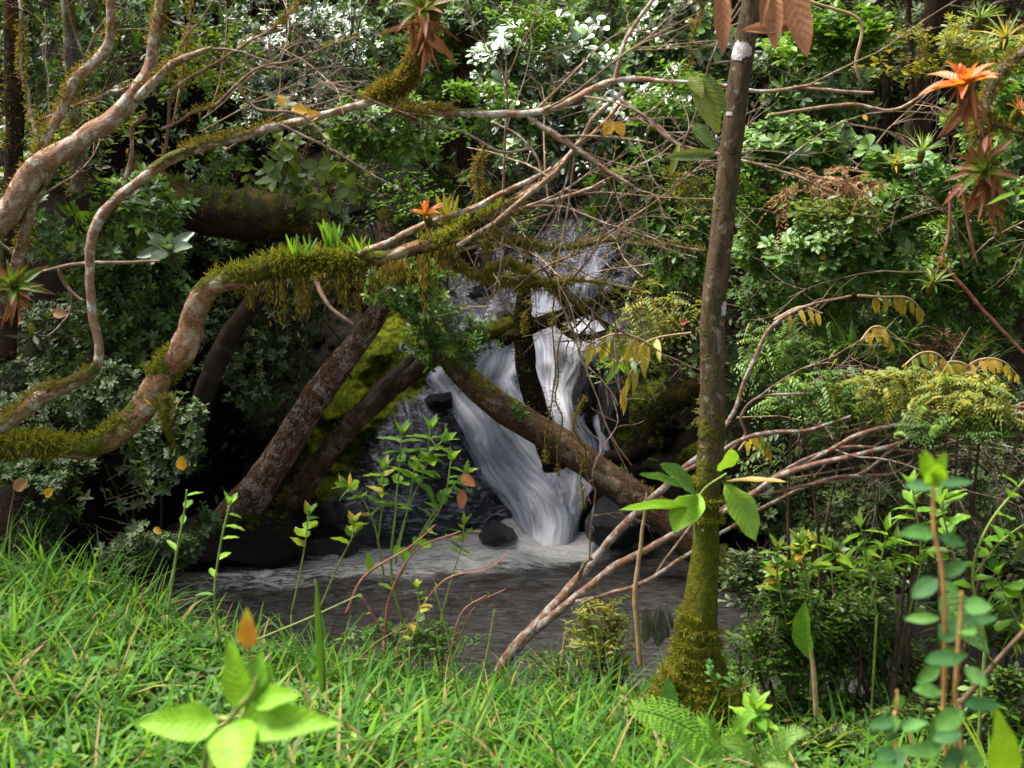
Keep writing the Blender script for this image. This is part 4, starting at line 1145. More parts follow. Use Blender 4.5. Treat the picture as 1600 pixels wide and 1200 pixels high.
def leaf_mesh(shape, wr, droop, fold, mat, var):
    key = (shape, round(wr, 3), round(droop, 2), round(fold, 2), mat, var)
    if key not in _lm:
        g = Geo()
        s, w = [np.array(a, float) for a in SHAPES[shape]]
        ss = np.array([0, .04, .1, .18, .28, .4, .52, .64, .76, .86, .94, 1.0])
        ww = np.interp(ss, s, w)
        ww = np.convolve(np.concatenate([[0], ww, [0]]), [.2, .6, .2], 'valid'); ww[0] = .03 if shape != 'strap' else .7; ww[-1] = 0.0
        cols = np.array([-1, -.55, 0, .55, 1.0])
        rgv = np.random.default_rng(var * 7 + len(shape))
        ph = rgv.random() * 6
        X = cols[None] * ww[:, None] * wr
        ed = np.abs(cols)[None]
        Zz = fold * wr * ww[:, None] * ed ** 1.3 - droop * ss[:, None] ** 2 + 0.02 * np.sin(ss[:, None] * 17 + ph + cols[None]) * ed * (wr / .25)
        Yy = ss[:, None] - droop * droop * .35 * ss[:, None] ** 3 + 0 * X
        X = X + (0.05 * math.sin(ph) * ss ** 2)[:, None]
        V = np.stack([X, Yy, Zz], -1).reshape(-1, 3)
        i = np.arange(V.shape[0]).reshape(X.shape)
        Q = np.stack([i[:-1, :-1], i[:-1, 1:], i[1:, 1:], i[1:, :-1]], -1).reshape(-1, 4)
        g.add(V, Q, rnd=rgv.random(), lu=np.repeat(ss, 5), lv=np.tile(cols, len(ss)))
        o = g.build("leaf", M[mat])
        _lm[key] = o.data
        bpy.data.objects.remove(o)
    return _lm[key]


def leaf_at(parent, base, tip, mat, wr=.25, up=(0, -.3, 1), shape='ellip', droop=.12, fold=.25, name="leaf", label=None, rgx=random):
    base, tip = np.asarray(base, float), np.asarray(tip, float)
    d = tip - base
    L = float(np.linalg.norm(d)); d = d / L
    s = nrm(np.cross(d, up)); u = np.cross(s, d)
    me = leaf_mesh(shape, wr, droop, fold, mat, rgx.randrange(4))
    o = bpy.data.objects.new(name, me)
    col.objects.link(o)
    o.parent = parent
    pl = np.array(world_loc(parent))
    mw = Matrix([[s[0] * L, d[0] * L, u[0] * L, base[0] - pl[0]], [s[1] * L, d[1] * L, u[1] * L, base[1] - pl[1]], [s[2] * L, d[2] * L, u[2] * L, base[2] - pl[2]], [0, 0, 0, 1]])
    o.matrix_local = mw
    if label: o["label"] = label
    return o


# ------------------------------------------------------------------ shrubs of the undergrowth
def prisms(geo, a, b, r):
    """thin three-sided twigs from a to b"""
    a, b = np.atleast_2d(a), np.atleast_2d(b)
    n = len(a)
    t = nrm(b - a)
    s = nrm(np.cross(t, np.array([0.31, 0.2, 0.93])))
    u = np.cross(s, t)
    r = np.broadcast_to(r, (n,))[:, None]
    c = [np.cos(k * 2.094) * s + np.sin(k * 2.094) * u for k in range(3)]
    V = np.stack([a + c[0] * r, a + c[1] * r, a + c[2] * r, b + c[0] * r * .5, b + c[1] * r * .5, b + c[2] * r * .5], 1)
    q = np.array([[0, 1, 4, 3], [1, 2, 5, 4], [2, 0, 3, 5]])
    geo.add(V.reshape(-1, 3), (q[None] + (np.arange(n) * 6)[:, None, None]).reshape(-1, 4), None, bk=V.reshape(-1, 3), moss=0.2)


def tips_in(c, rad, n, rg, shell=0.45, seed=0, thr=-0.25):
    out = np.zeros((0, 3))
    while len(out) < n:
        q = rg.normal(0, 1, (n * 3, 3)); q = nrm(q)
        r = (rg.uniform(shell ** 3, 1, (len(q), 1))) ** (1 / 3)
        lump = 1 + 0.35 * vnoise(q * 2.2 + seed, seed)[:, None]
        q = q * r * lump
        w = c + q * rad
        keep = (fbm(w * 2.6, 2, seed) > thr) & (w[:, 2] > ground_z(w[:, 0], w[:, 1]) + 0.03)
        out = np.vstack([out, w[keep]])
        if keep.sum() == 0: break
    return out[:n]


def shrub(label, px, py, d, rx, ry, L, mat, n, style='rosette', name="shrub", group=None, seed=0, stems=3, shape='ellip', wr=0.22, upb=0.5, k=6, thr=-0.25, up_jit=0.35, stemmat='twig_dark', rz=None, axis=None, flat=False):
    rg = np.random.default_rng(1000 + seed)
    c = P(px, py, d)
    rad = np.array([rx * d / FPX, (rz if rz else 0.6 * (rx + ry) / 2 * d / FPX), ry * d / FPX])
    gz = float(ground_z(c[0], c[1]))
    # the plant stands on the ground below it, or overhangs from the slope behind when that is nearer
    yy = np.linspace(c[1], c[1] + 4.5, 60)
    gg = ground_z(c[0] + 0 * yy, yy)
    j = int(np.argmin((gg - (c[2] - .2)) ** 2 + (yy - c[1]) ** 2 + 100 * (gg < 0.02)))
    base = np.array([c[0], yy[j], min(float(gg[j]), c[2] - 0.05)])
    if np.linalg.norm(base - c) > 2.2 or base[2] < 0 or stems == 0:
        base, stems = c - np.array([0, 0, rad[2] * .6]), 0
    near = d < 6.7 and L * FPX / d > 15 and style == 'rosette'
    t = thing(name, label, "shrub" if name == "shrub" else name.replace('_', ' '), base, group)
    tips = tips_in(c, rad, n, rg, seed=seed, thr=thr)
    n = len(tips)
    if n == 0:
        return t
    out = nrm((tips - c) / rad)
    td = nrm(out * 0.55 + np.array([0, -0.15, upb]) + rg.normal(0, up_jit, (n, 3)))
    if axis is not None:
        td = nrm(np.array(axis) + out * .15 + rg.normal(0, .5, (n, 3)))
    g = Geo()
    sz = rg.uniform(.65, 1.3, n)
    if style == 'rosette':
        prn = rg.random(n)
        for w, (m_, back, a0, a1) in enumerate([(k, 0, 72 if flat else 40, 92 if flat else 75), (max(3, k - 2), .55, 80 if flat else 60, 98 if flat else 95)]):
            rep = np.repeat(np.arange(n), m_)
            N_ = len(rep)
            s = nrm(np.cross(td[rep], [0.3, 0.9, 0.2])); u = np.cross(td[rep], s)
            az = np.tile(np.arange(m_) * 2 * math.pi / m_, n) + np.repeat(rg.random(n) * 6.3, m_) + rg.normal(0, .25, N_) + w * 0.5
            el = np.radians(rg.uniform(a0, a1, N_))
            dv = td[rep] * np.cos(el)[:, None] + (s * np.cos(az)[:, None] + u * np.sin(az)[:, None]) * np.sin(el)[:, None]
            b = tips[rep] - td[rep] * (L * back * sz[rep] * rg.uniform(.6, 1.3, N_))[:, None]
            LL = L * sz[rep] * rg.uniform(.7, 1.1, N_)
            rr = np.clip(prn[rep] * .6 + rg.random(N_) * .4 - w * .08, 0, 1)
            upv = nrm(td[rep] + np.array([0, 0, .5]))
            if L * FPX / d > 17:
                dr = rg.uniform(0, .25, N_)
                if near:      # the leaves that show largest are parts of their own, the rest one mass
                    key = b[:, 1] + dv[:, 1] * LL * .5 - LL * 2
                    o_ = np.argsort(key)
                    mine, b_rest = o_[:150], o_[150:]
                    for q in mine:
                        leaf_at(t, b[q], b[q] + dv[q] * LL[q], mat, wr, tuple(upv[q]), shape, droop=.12, fold=.2)
                    b, dv, upv, LL, rr, dr = b[b_rest], dv[b_rest], upv[b_rest], LL[b_rest], rr[b_rest], dr[b_rest]
                if len(b):
                    leafgeo(g, b, dv, upv, LL, LL * wr, shape, droop=dr, fold=.2, rnd=rr)
            else:
                smallleafgeo(g, b, dv, upv, LL, LL * wr, rr)
    elif style == 'spray':      # leaves alternating along arching twigs
        m_ = k
        tl = L * 3.2
        rep = np.repeat(np.arange(n), m_)
        j = np.tile(np.arange(m_), n) / m_
        N_ = len(rep)
        s = nrm(np.cross(td, [0.1, 0.2, 0.95]))
        sgn = np.where(np.tile(np.arange(m_), n) % 2 == 0, 1, -1)[:, None]
        b = tips[rep] - td[rep] * (tl * j)[:, None] + np.array([0, 0, -1]) * (tl * .35 * (1 - j) ** 2)[:, None]
        dv = nrm(td[rep] * .6 + s[rep] * sgn * .8 + rg.normal(0, .2, (N_, 3)) + np.array([0, 0, -.15]))
        LL = L * sz[rep] * rg.uniform(.7, 1.1, N_)
        rr = np.clip(rg.random(n)[rep] * .6 + rg.random(N_) * .4, 0, 1)
        upv = nrm(np.array([0, 0, 1.]) + rg.normal(0, .3, (N_, 3)))
        if L * FPX / d > 17: leafgeo(g, b, dv, upv, LL, LL * wr, shape, droop=rg.uniform(0, .25, N_), fold=.2, rnd=rr)
        else: smallleafgeo(g, b, dv, upv, LL, LL * wr, rr)
    elif style == 'pinnate':
        m_ = k
        fl_ = L * 4.0
        fj = rg.normal(0, .5, (n, 3))
        for side_ in (1, -1):
            rep = np.repeat(np.arange(n), m_)
            j = (np.tile(np.arange(m_), n) + .5) / m_
            N_ = len(rep)
            fd = nrm(out * .5 + fj + np.array([0, -.2, .1]))
            s = nrm(np.cross(fd, [0, 0, 1.0]))
            b = tips[rep] + fd[rep] * (fl_ * (j - .5))[:, None] + np.array([0, 0, -1]) * (fl_ * .5 * j ** 2)[:, None]
            dv = nrm(s[rep] * side_ * 1.0 + fd[rep] * .45 + np.array([0, 0, -.45]) + rg.normal(0, .07, (N_, 3)))
            LL = L * (1 - .5 * j) * sz[rep]
            leafgeo(g, b, dv, nrm(np.array([0, 0, 1.]) + rg.normal(0, .1, (N_, 3))), LL, LL * wr, 'lance', droop=.2, fold=.15, rnd=np.clip(np.repeat(rg.random(n), m_) * .8 + rg.random(N_) * .2, 0, 1))
    elif style == 'strap':
        n2 = n * k
        rep = np.repeat(np.arange(n), k)
        az = rg.random(n2) * 6.283
        bladegeo(g, tips[rep], np.column_stack([np.cos(az), np.sin(az)]), L * rg.uniform(2, 4.5, n2), np.full(n2, L * .14), rg.uniform(.5, 2.2, n2), rg.random(n2), lean=rg.uniform(.1, .9, n2))
    if g.n:
        stuff(g.build("foliage", M[mat], t))
    gt = Geo()
    inner = c + (tips - c) * rg.uniform(.45, .8, (n, 1)) + np.array([0, 0, -1]) * (L * rg.uniform(.2, 1.5, n))[:, None]
    prisms(gt, inner, tips, max(.0018, L * .03))
    for q in range(stems):
        e = c + rad * rg.uniform(-.6, .6, 3)
        b0 = base + np.array([rg.normal(0, .06), rg.normal(0, .06), -.05])
        mid_ = (b0 + e) / 2 + rg.normal(0, .08, 3)
        tube(gt, [b0, mid_, e], [.012, .009, .004], sides=5, n=10, moss=.3)
    if style != 'strap' or n > 5:
        stuff(gt.build("branches", M[stemmat], t))
    return t


B = [
 # label, px, py, d, rx, ry, L, mat, n, style, extra
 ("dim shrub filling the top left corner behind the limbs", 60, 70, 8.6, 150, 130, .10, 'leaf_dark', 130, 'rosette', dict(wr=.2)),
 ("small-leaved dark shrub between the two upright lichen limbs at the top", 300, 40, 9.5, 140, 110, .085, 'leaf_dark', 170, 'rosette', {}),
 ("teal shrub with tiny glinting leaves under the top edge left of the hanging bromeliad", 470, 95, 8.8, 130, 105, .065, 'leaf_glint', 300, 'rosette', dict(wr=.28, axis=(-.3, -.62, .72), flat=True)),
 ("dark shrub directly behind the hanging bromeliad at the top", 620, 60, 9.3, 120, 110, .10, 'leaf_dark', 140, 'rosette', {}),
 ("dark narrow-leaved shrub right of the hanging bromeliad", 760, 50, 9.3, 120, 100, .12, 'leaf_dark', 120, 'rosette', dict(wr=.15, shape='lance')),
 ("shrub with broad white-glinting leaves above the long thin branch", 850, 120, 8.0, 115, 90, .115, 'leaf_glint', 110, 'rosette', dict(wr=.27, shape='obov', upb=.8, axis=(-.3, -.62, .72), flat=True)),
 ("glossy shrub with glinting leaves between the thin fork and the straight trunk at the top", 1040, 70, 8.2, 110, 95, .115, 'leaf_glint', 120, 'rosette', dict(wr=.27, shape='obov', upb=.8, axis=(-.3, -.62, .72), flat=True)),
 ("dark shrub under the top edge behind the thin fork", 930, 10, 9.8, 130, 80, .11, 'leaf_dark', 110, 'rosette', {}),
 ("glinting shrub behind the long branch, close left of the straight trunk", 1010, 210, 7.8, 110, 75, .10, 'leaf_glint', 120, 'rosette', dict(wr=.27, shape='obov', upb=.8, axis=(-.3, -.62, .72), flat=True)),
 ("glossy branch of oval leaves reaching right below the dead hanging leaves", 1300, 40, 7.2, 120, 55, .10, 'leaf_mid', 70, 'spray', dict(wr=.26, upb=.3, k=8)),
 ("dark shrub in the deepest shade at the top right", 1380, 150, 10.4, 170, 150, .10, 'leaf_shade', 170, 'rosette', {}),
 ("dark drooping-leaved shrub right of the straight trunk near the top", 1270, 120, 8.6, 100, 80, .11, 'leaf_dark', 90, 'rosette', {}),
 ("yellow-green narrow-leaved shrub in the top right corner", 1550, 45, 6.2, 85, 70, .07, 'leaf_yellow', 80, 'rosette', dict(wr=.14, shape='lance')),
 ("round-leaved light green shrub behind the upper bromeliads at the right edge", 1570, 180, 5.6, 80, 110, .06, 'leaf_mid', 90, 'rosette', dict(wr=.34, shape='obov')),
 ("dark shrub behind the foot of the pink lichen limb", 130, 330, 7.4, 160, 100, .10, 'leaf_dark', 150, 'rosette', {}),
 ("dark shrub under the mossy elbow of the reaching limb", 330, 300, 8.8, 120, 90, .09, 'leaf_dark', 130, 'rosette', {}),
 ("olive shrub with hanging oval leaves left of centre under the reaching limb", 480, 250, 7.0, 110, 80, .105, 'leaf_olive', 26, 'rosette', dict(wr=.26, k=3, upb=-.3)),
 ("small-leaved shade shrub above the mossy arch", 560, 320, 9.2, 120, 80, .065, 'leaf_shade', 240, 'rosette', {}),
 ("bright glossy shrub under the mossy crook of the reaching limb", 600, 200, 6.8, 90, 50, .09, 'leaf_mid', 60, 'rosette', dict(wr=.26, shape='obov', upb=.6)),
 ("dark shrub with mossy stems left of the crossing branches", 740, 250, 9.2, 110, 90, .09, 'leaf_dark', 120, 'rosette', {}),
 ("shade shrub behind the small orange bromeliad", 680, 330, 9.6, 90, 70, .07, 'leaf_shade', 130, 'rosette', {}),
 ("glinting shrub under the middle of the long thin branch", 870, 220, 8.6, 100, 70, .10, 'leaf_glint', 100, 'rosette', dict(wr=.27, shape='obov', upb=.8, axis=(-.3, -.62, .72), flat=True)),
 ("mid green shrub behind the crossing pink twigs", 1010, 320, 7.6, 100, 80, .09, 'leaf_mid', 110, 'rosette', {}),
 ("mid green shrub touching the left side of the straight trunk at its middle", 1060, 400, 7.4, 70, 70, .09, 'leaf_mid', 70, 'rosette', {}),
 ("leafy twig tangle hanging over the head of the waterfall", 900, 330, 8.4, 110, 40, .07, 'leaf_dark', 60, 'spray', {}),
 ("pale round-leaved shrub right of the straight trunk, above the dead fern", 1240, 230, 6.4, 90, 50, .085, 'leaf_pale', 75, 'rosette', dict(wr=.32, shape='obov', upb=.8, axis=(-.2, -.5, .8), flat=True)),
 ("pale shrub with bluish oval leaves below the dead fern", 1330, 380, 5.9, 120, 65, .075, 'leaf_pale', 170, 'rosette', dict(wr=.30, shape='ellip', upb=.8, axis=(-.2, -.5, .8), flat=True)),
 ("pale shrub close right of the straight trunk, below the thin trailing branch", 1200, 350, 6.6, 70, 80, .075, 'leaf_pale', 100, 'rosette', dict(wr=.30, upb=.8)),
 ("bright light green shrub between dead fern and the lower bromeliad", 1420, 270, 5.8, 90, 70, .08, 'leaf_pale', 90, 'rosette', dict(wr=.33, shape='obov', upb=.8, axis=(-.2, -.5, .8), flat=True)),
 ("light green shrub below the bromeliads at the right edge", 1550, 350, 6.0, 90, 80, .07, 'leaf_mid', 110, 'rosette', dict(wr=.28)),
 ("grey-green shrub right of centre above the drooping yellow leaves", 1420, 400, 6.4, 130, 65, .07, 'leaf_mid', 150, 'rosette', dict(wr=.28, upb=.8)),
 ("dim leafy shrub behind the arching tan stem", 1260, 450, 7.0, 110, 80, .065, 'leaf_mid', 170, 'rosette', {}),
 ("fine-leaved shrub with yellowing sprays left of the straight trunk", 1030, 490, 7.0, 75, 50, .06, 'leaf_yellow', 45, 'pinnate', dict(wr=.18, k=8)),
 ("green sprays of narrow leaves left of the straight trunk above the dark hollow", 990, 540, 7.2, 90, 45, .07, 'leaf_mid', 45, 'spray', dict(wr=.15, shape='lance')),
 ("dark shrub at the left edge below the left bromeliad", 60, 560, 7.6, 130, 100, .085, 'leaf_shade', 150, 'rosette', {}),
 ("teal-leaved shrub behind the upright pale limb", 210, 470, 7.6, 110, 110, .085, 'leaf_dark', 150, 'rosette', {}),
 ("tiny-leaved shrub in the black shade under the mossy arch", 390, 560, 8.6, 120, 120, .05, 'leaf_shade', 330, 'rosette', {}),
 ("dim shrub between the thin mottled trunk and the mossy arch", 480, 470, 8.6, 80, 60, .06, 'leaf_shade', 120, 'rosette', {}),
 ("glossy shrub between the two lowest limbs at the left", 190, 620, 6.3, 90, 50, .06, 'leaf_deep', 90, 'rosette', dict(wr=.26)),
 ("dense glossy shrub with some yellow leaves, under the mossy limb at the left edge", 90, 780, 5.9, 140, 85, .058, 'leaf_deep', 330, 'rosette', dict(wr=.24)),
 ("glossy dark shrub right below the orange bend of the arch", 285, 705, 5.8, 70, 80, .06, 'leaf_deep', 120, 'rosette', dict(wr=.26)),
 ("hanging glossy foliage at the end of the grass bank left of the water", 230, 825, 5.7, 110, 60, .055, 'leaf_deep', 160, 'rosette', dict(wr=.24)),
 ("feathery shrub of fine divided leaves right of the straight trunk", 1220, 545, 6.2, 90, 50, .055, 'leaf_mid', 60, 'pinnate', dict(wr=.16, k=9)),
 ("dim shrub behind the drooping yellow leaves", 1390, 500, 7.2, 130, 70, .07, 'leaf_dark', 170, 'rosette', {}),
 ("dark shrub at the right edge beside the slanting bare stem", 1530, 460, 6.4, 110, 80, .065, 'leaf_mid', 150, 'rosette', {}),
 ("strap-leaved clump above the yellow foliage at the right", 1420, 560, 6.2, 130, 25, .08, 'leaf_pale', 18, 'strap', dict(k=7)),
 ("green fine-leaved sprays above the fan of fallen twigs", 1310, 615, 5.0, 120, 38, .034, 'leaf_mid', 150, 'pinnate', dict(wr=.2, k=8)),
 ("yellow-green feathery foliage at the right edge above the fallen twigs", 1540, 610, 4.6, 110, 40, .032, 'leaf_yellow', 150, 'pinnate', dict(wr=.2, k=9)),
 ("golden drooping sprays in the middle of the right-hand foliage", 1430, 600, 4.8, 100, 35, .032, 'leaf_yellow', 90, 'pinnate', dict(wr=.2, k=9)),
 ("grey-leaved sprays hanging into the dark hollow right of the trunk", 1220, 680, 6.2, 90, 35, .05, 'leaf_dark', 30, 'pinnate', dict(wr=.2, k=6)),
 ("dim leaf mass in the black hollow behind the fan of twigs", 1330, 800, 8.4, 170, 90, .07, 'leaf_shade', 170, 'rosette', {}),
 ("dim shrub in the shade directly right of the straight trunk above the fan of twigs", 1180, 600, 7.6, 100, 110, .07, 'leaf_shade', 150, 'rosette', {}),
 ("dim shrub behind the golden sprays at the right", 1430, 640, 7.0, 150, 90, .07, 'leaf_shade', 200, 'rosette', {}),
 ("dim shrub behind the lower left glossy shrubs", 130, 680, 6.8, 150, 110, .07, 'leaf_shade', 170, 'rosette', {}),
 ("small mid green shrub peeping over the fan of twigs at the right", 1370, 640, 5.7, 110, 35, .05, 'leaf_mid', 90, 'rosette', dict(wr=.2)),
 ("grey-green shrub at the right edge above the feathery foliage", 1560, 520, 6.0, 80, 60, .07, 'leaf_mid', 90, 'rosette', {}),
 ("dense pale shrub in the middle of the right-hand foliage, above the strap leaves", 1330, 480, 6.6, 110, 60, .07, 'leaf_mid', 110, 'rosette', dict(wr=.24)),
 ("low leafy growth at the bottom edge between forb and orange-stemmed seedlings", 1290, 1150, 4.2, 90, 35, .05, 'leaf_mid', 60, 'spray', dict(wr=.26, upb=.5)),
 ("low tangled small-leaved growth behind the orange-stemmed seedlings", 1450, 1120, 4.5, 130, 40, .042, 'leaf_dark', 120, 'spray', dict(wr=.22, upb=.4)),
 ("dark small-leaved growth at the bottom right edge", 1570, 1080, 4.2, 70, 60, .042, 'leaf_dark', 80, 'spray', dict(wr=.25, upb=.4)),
 ("yellowing small shrub among the dark leaves above the straight trunk's left side", 1060, 290, 7.0, 60, 50, .06, 'leaf_yellow', 30, 'spray', dict(wr=.24)),
 ("light green leafy twigs hanging in front of the shade at the top centre", 720, 150, 7.4, 90, 50, .07, 'leaf_mid', 40, 'spray', dict(wr=.28)),
 ("bright green twigs of small leaves at the top edge right of the hanging bromeliad", 800, 30, 7.6, 90, 40, .07, 'leaf_mid', 45, 'spray', dict(wr=.28)),
 ("fresh green twigs behind the forked thin branch at the top", 1050, 130, 7.0, 90, 50, .075, 'leaf_mid', 50, 'spray', dict(wr=.27)),
 ("olive leafy twigs between the upper left limbs", 150, 190, 6.6, 90, 60, .07, 'leaf_olive', 50, 'spray', dict(wr=.22)),
 ("olive mossy-looking twigs at the top left between the two upright limbs", 330, 90, 7.0, 100, 70, .06, 'leaf_olive', 70, 'spray', dict(wr=.22)),
 ("yellow-green leafy twigs high at the right between the vine and the bromeliads", 1420, 70, 7.5, 70, 50, .06, 'leaf_yellow', 30, 'spray', dict(wr=.3)),
 ("sprays of lighter leaves hanging over the left of the waterfall head", 620, 290, 8.2, 110, 50, .06, 'leaf_mid', 45, 'spray', dict(wr=.26)),
 ("mixed green twigs close behind the trailing branch right of the trunk", 1180, 290, 6.4, 60, 70, .06, 'leaf_mid', 60, 'spray', dict(wr=.28)),
 ("olive fringe of small leaves beneath the dead fern", 1300, 320, 5.5, 100, 30, .05, 'leaf_olive', 60, 'spray', dict(wr=.3)),
 ("rusty half-dead small shrub above the golden sprays at the right", 1480, 530, 5.9, 70, 40, .05, 'leaf_brown', 26, 'spray', dict(wr=.2)),
 ("added shrub with shade-darkened leaves low in the hollow under the fan of fallen twigs", 1250, 790, 7.0, 130, 70, .06, 'leaf_shade', 130, 'rosette', {}),  # this shrub and the next are added to darken the hollow
 ("added shrub with shade-darkened leaves behind the bright sapling with long pointed leaves", 1430, 800, 6.6, 150, 80, .06, 'leaf_shade', 200, 'rosette', {}),
 ("loose dark shrub closing the pool right behind the mossy foot", 1190, 900, 5.3, 70, 70, .05, 'leaf_deep', 90, 'spray', dict(wr=.24, upb=.3)),
 ("reddish-twigged loose shrub just right of the mossy foot", 1180, 1010, 4.75, 60, 60, .04, 'leaf_mid', 70, 'spray', dict(wr=.26, upb=.3, stemmat='twig')),
 ("loose shrub of shining small leaves between glossy sapling and long-leaved sapling", 1310, 900, 5.1, 110, 50, .05, 'leaf_mid', 90, 'spray', dict(wr=.22, upb=.3)),
 ("loose dark green shrub at the right edge behind the round-leaved sapling", 1530, 900, 5.0, 110, 80, .05, 'leaf_deep', 160, 'spray', dict(wr=.24, upb=.3)),
 ("feathery yellow-green sprays mixed into the right end of the fallen twigs", 1500, 660, 4.55, 110, 25, .03, 'leaf_mid', 70, 'pinnate', dict(wr=.2, k=8)),
 ("dim leaf mass low at the right edge behind the bright saplings", 1540, 800, 7.6, 120, 110, .07, 'leaf_shade', 140, 'rosette', {}),
 ("dark leaves sprouting over the top of the flaking leaning trunk", 640, 440, 7.7, 75, 50, .075, 'leaf_mid', 60, 'rosette', dict(wr=.24)),
 ("dark leaves growing on the upper end of the diagonal trunk", 700, 520, 7.9, 75, 50, .075, 'leaf_dark', 75, 'rosette', dict(wr=.2)),
 ("tuft of spiky leaves on the diagonal trunk before the cascade", 810, 640, 7.8, 22, 14, .08, 'leaf_dark', 6, 'rosette', dict(wr=.12, shape='lance', k=8)),
 ("dense low shrub of tiny weeping leaves right of the mossy foot", 1340, 1000, 4.95, 165, 105, .042, 'leaf_mid', 620, 'spray', dict(wr=.22, upb=.1, k=7, stems=5)),
 ("low tiny-leaved shrub hugging the right side of the mossy foot", 1215, 970, 4.8, 65, 80, .035, 'leaf_mid', 190, 'spray', dict(wr=.3, upb=.2, k=7)),
 ("narrow-leaved waterside plant under the forked fallen branch", 950, 975, 4.8, 80, 70, .055, 'leaf_yellow', 50, 'spray', dict(wr=.13, shape='lance', upb=.5, k=9)),
 ("dark trailing narrow-leaved plant at the water's edge left of the bare stalk", 880, 1030, 4.7, 90, 40, .05, 'leaf_dark', 50, 'spray', dict(wr=.12, shape='lance', upb=.3)),
 ("grassy-leaved clump between bright saplings and the water at the right edge", 1550, 985, 4.8, 70, 50, .05, 'leaf_mid', 26, 'strap', dict(k=6)),
 ("dark glossy plant with bluish leaves on the far side of the weeping shrub", 1250, 880, 5.2, 70, 40, .075, 'leaf_dark', 34, 'rosette', dict(wr=.2)),
 ("small dark shrub on the bank below the white rapids", 640, 985, 4.75, 110, 30, .035, 'leaf_mid', 90, 'spray', dict(wr=.25)),
 ("dark small shrub behind the right end of the grass bank", 1480, 1060, 4.9, 110, 50, .04, 'leaf_dark', 120, 'spray', dict(wr=.2)),
]
for i_, (lab, px, py, d, rx, ry, L, mat, n, style, ex) in enumerate(B):
    if style != 'strap' and d > 5.3 and L > .05 and mat != 'leaf_olive':
        L, n = L * .74, n * 1.45
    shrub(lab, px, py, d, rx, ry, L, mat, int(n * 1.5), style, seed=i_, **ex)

for k, (x, y, d, L_, dx, dz, lab) in enumerate([(60, 240, 6.8, .9, .3, .7, "bare twiggy bush in the upper left shade behind the pink limb"), (330, 200, 6.4, .9, .7, .4, "tangle of thin bare twigs left of the reaching limb's mossy elbow"), (450, 330, 7.2, .8, .2, .8, "bare twigs rising before the mossy log"),
        (560, 130, 7.4, .9, -.4, .6, "grey bare twigs above the reaching limb"), (760, 420, 6.2, .8, .8, .1, "dense mossy twig tangle left of the waterfall head"), (850, 400, 6.0, .8, .8, -.2, "wiry mossy twigs hanging over the upper waterfall"), (1000, 430, 6.2, .8, -.6, .2, "bare twigs reaching from the trunk towards the waterfall head"),
        (1330, 260, 6.0, .9, .5, .2, "bare twigs crossing the dead fern"), (1500, 420, 5.6, .8, -.5, .5, "reddish bare twigs under the right-hand bromeliads"), (1250, 420, 6.2, .8, .6, -.1, "grey bare twigs among the bluish oval leaves"), (1180, 640, 5.4, .9, .8, .15, "pale bare twigs starting behind the straight trunk and fanning right"),
        (1250, 745, 5.0, .9, .9, .12, "fine pale twigs at the lower edge of the fan of fallen twigs"), (1330, 700, 4.9, .9, .9, .1, "fine pale twigs in the middle of the fan of fallen twigs")]):
    t = thing("bare_bush", lab, "bush", P(x, y, d))
    rg = np.random.default_rng(900 + k)
    for q in range(2 if k > 9 or k in (4, 5, 6) else 4):
        g = Geo()
        twiggy(g, P(x, y, d) + rg.normal(0, .05, 3), nrm(np.array([dx, 0, dz]) + rg.normal(0, .3, 3)), L_ * rg.uniform(.6, 1.1), .0055, 2, rg, kids=5, sides=5, moss=.5 if k in (4, 5) else .15)
        g.build("twig", M['twig' if k not in (0, 3, 9) else 'twig_dark'], t)

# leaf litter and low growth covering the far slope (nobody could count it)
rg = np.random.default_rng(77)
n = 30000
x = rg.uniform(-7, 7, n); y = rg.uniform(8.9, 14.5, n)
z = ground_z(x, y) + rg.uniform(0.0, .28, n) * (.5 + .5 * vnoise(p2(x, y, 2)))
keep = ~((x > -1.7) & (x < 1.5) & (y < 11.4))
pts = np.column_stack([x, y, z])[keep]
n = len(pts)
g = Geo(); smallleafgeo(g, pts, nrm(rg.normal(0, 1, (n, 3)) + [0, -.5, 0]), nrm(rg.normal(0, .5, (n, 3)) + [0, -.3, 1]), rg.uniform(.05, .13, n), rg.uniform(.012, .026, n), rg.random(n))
tag(g.build("hillside_undergrowth", M['leaf_shade']), "dark low leaves covering the shaded slope behind everything", "undergrowth", kind="stuff")

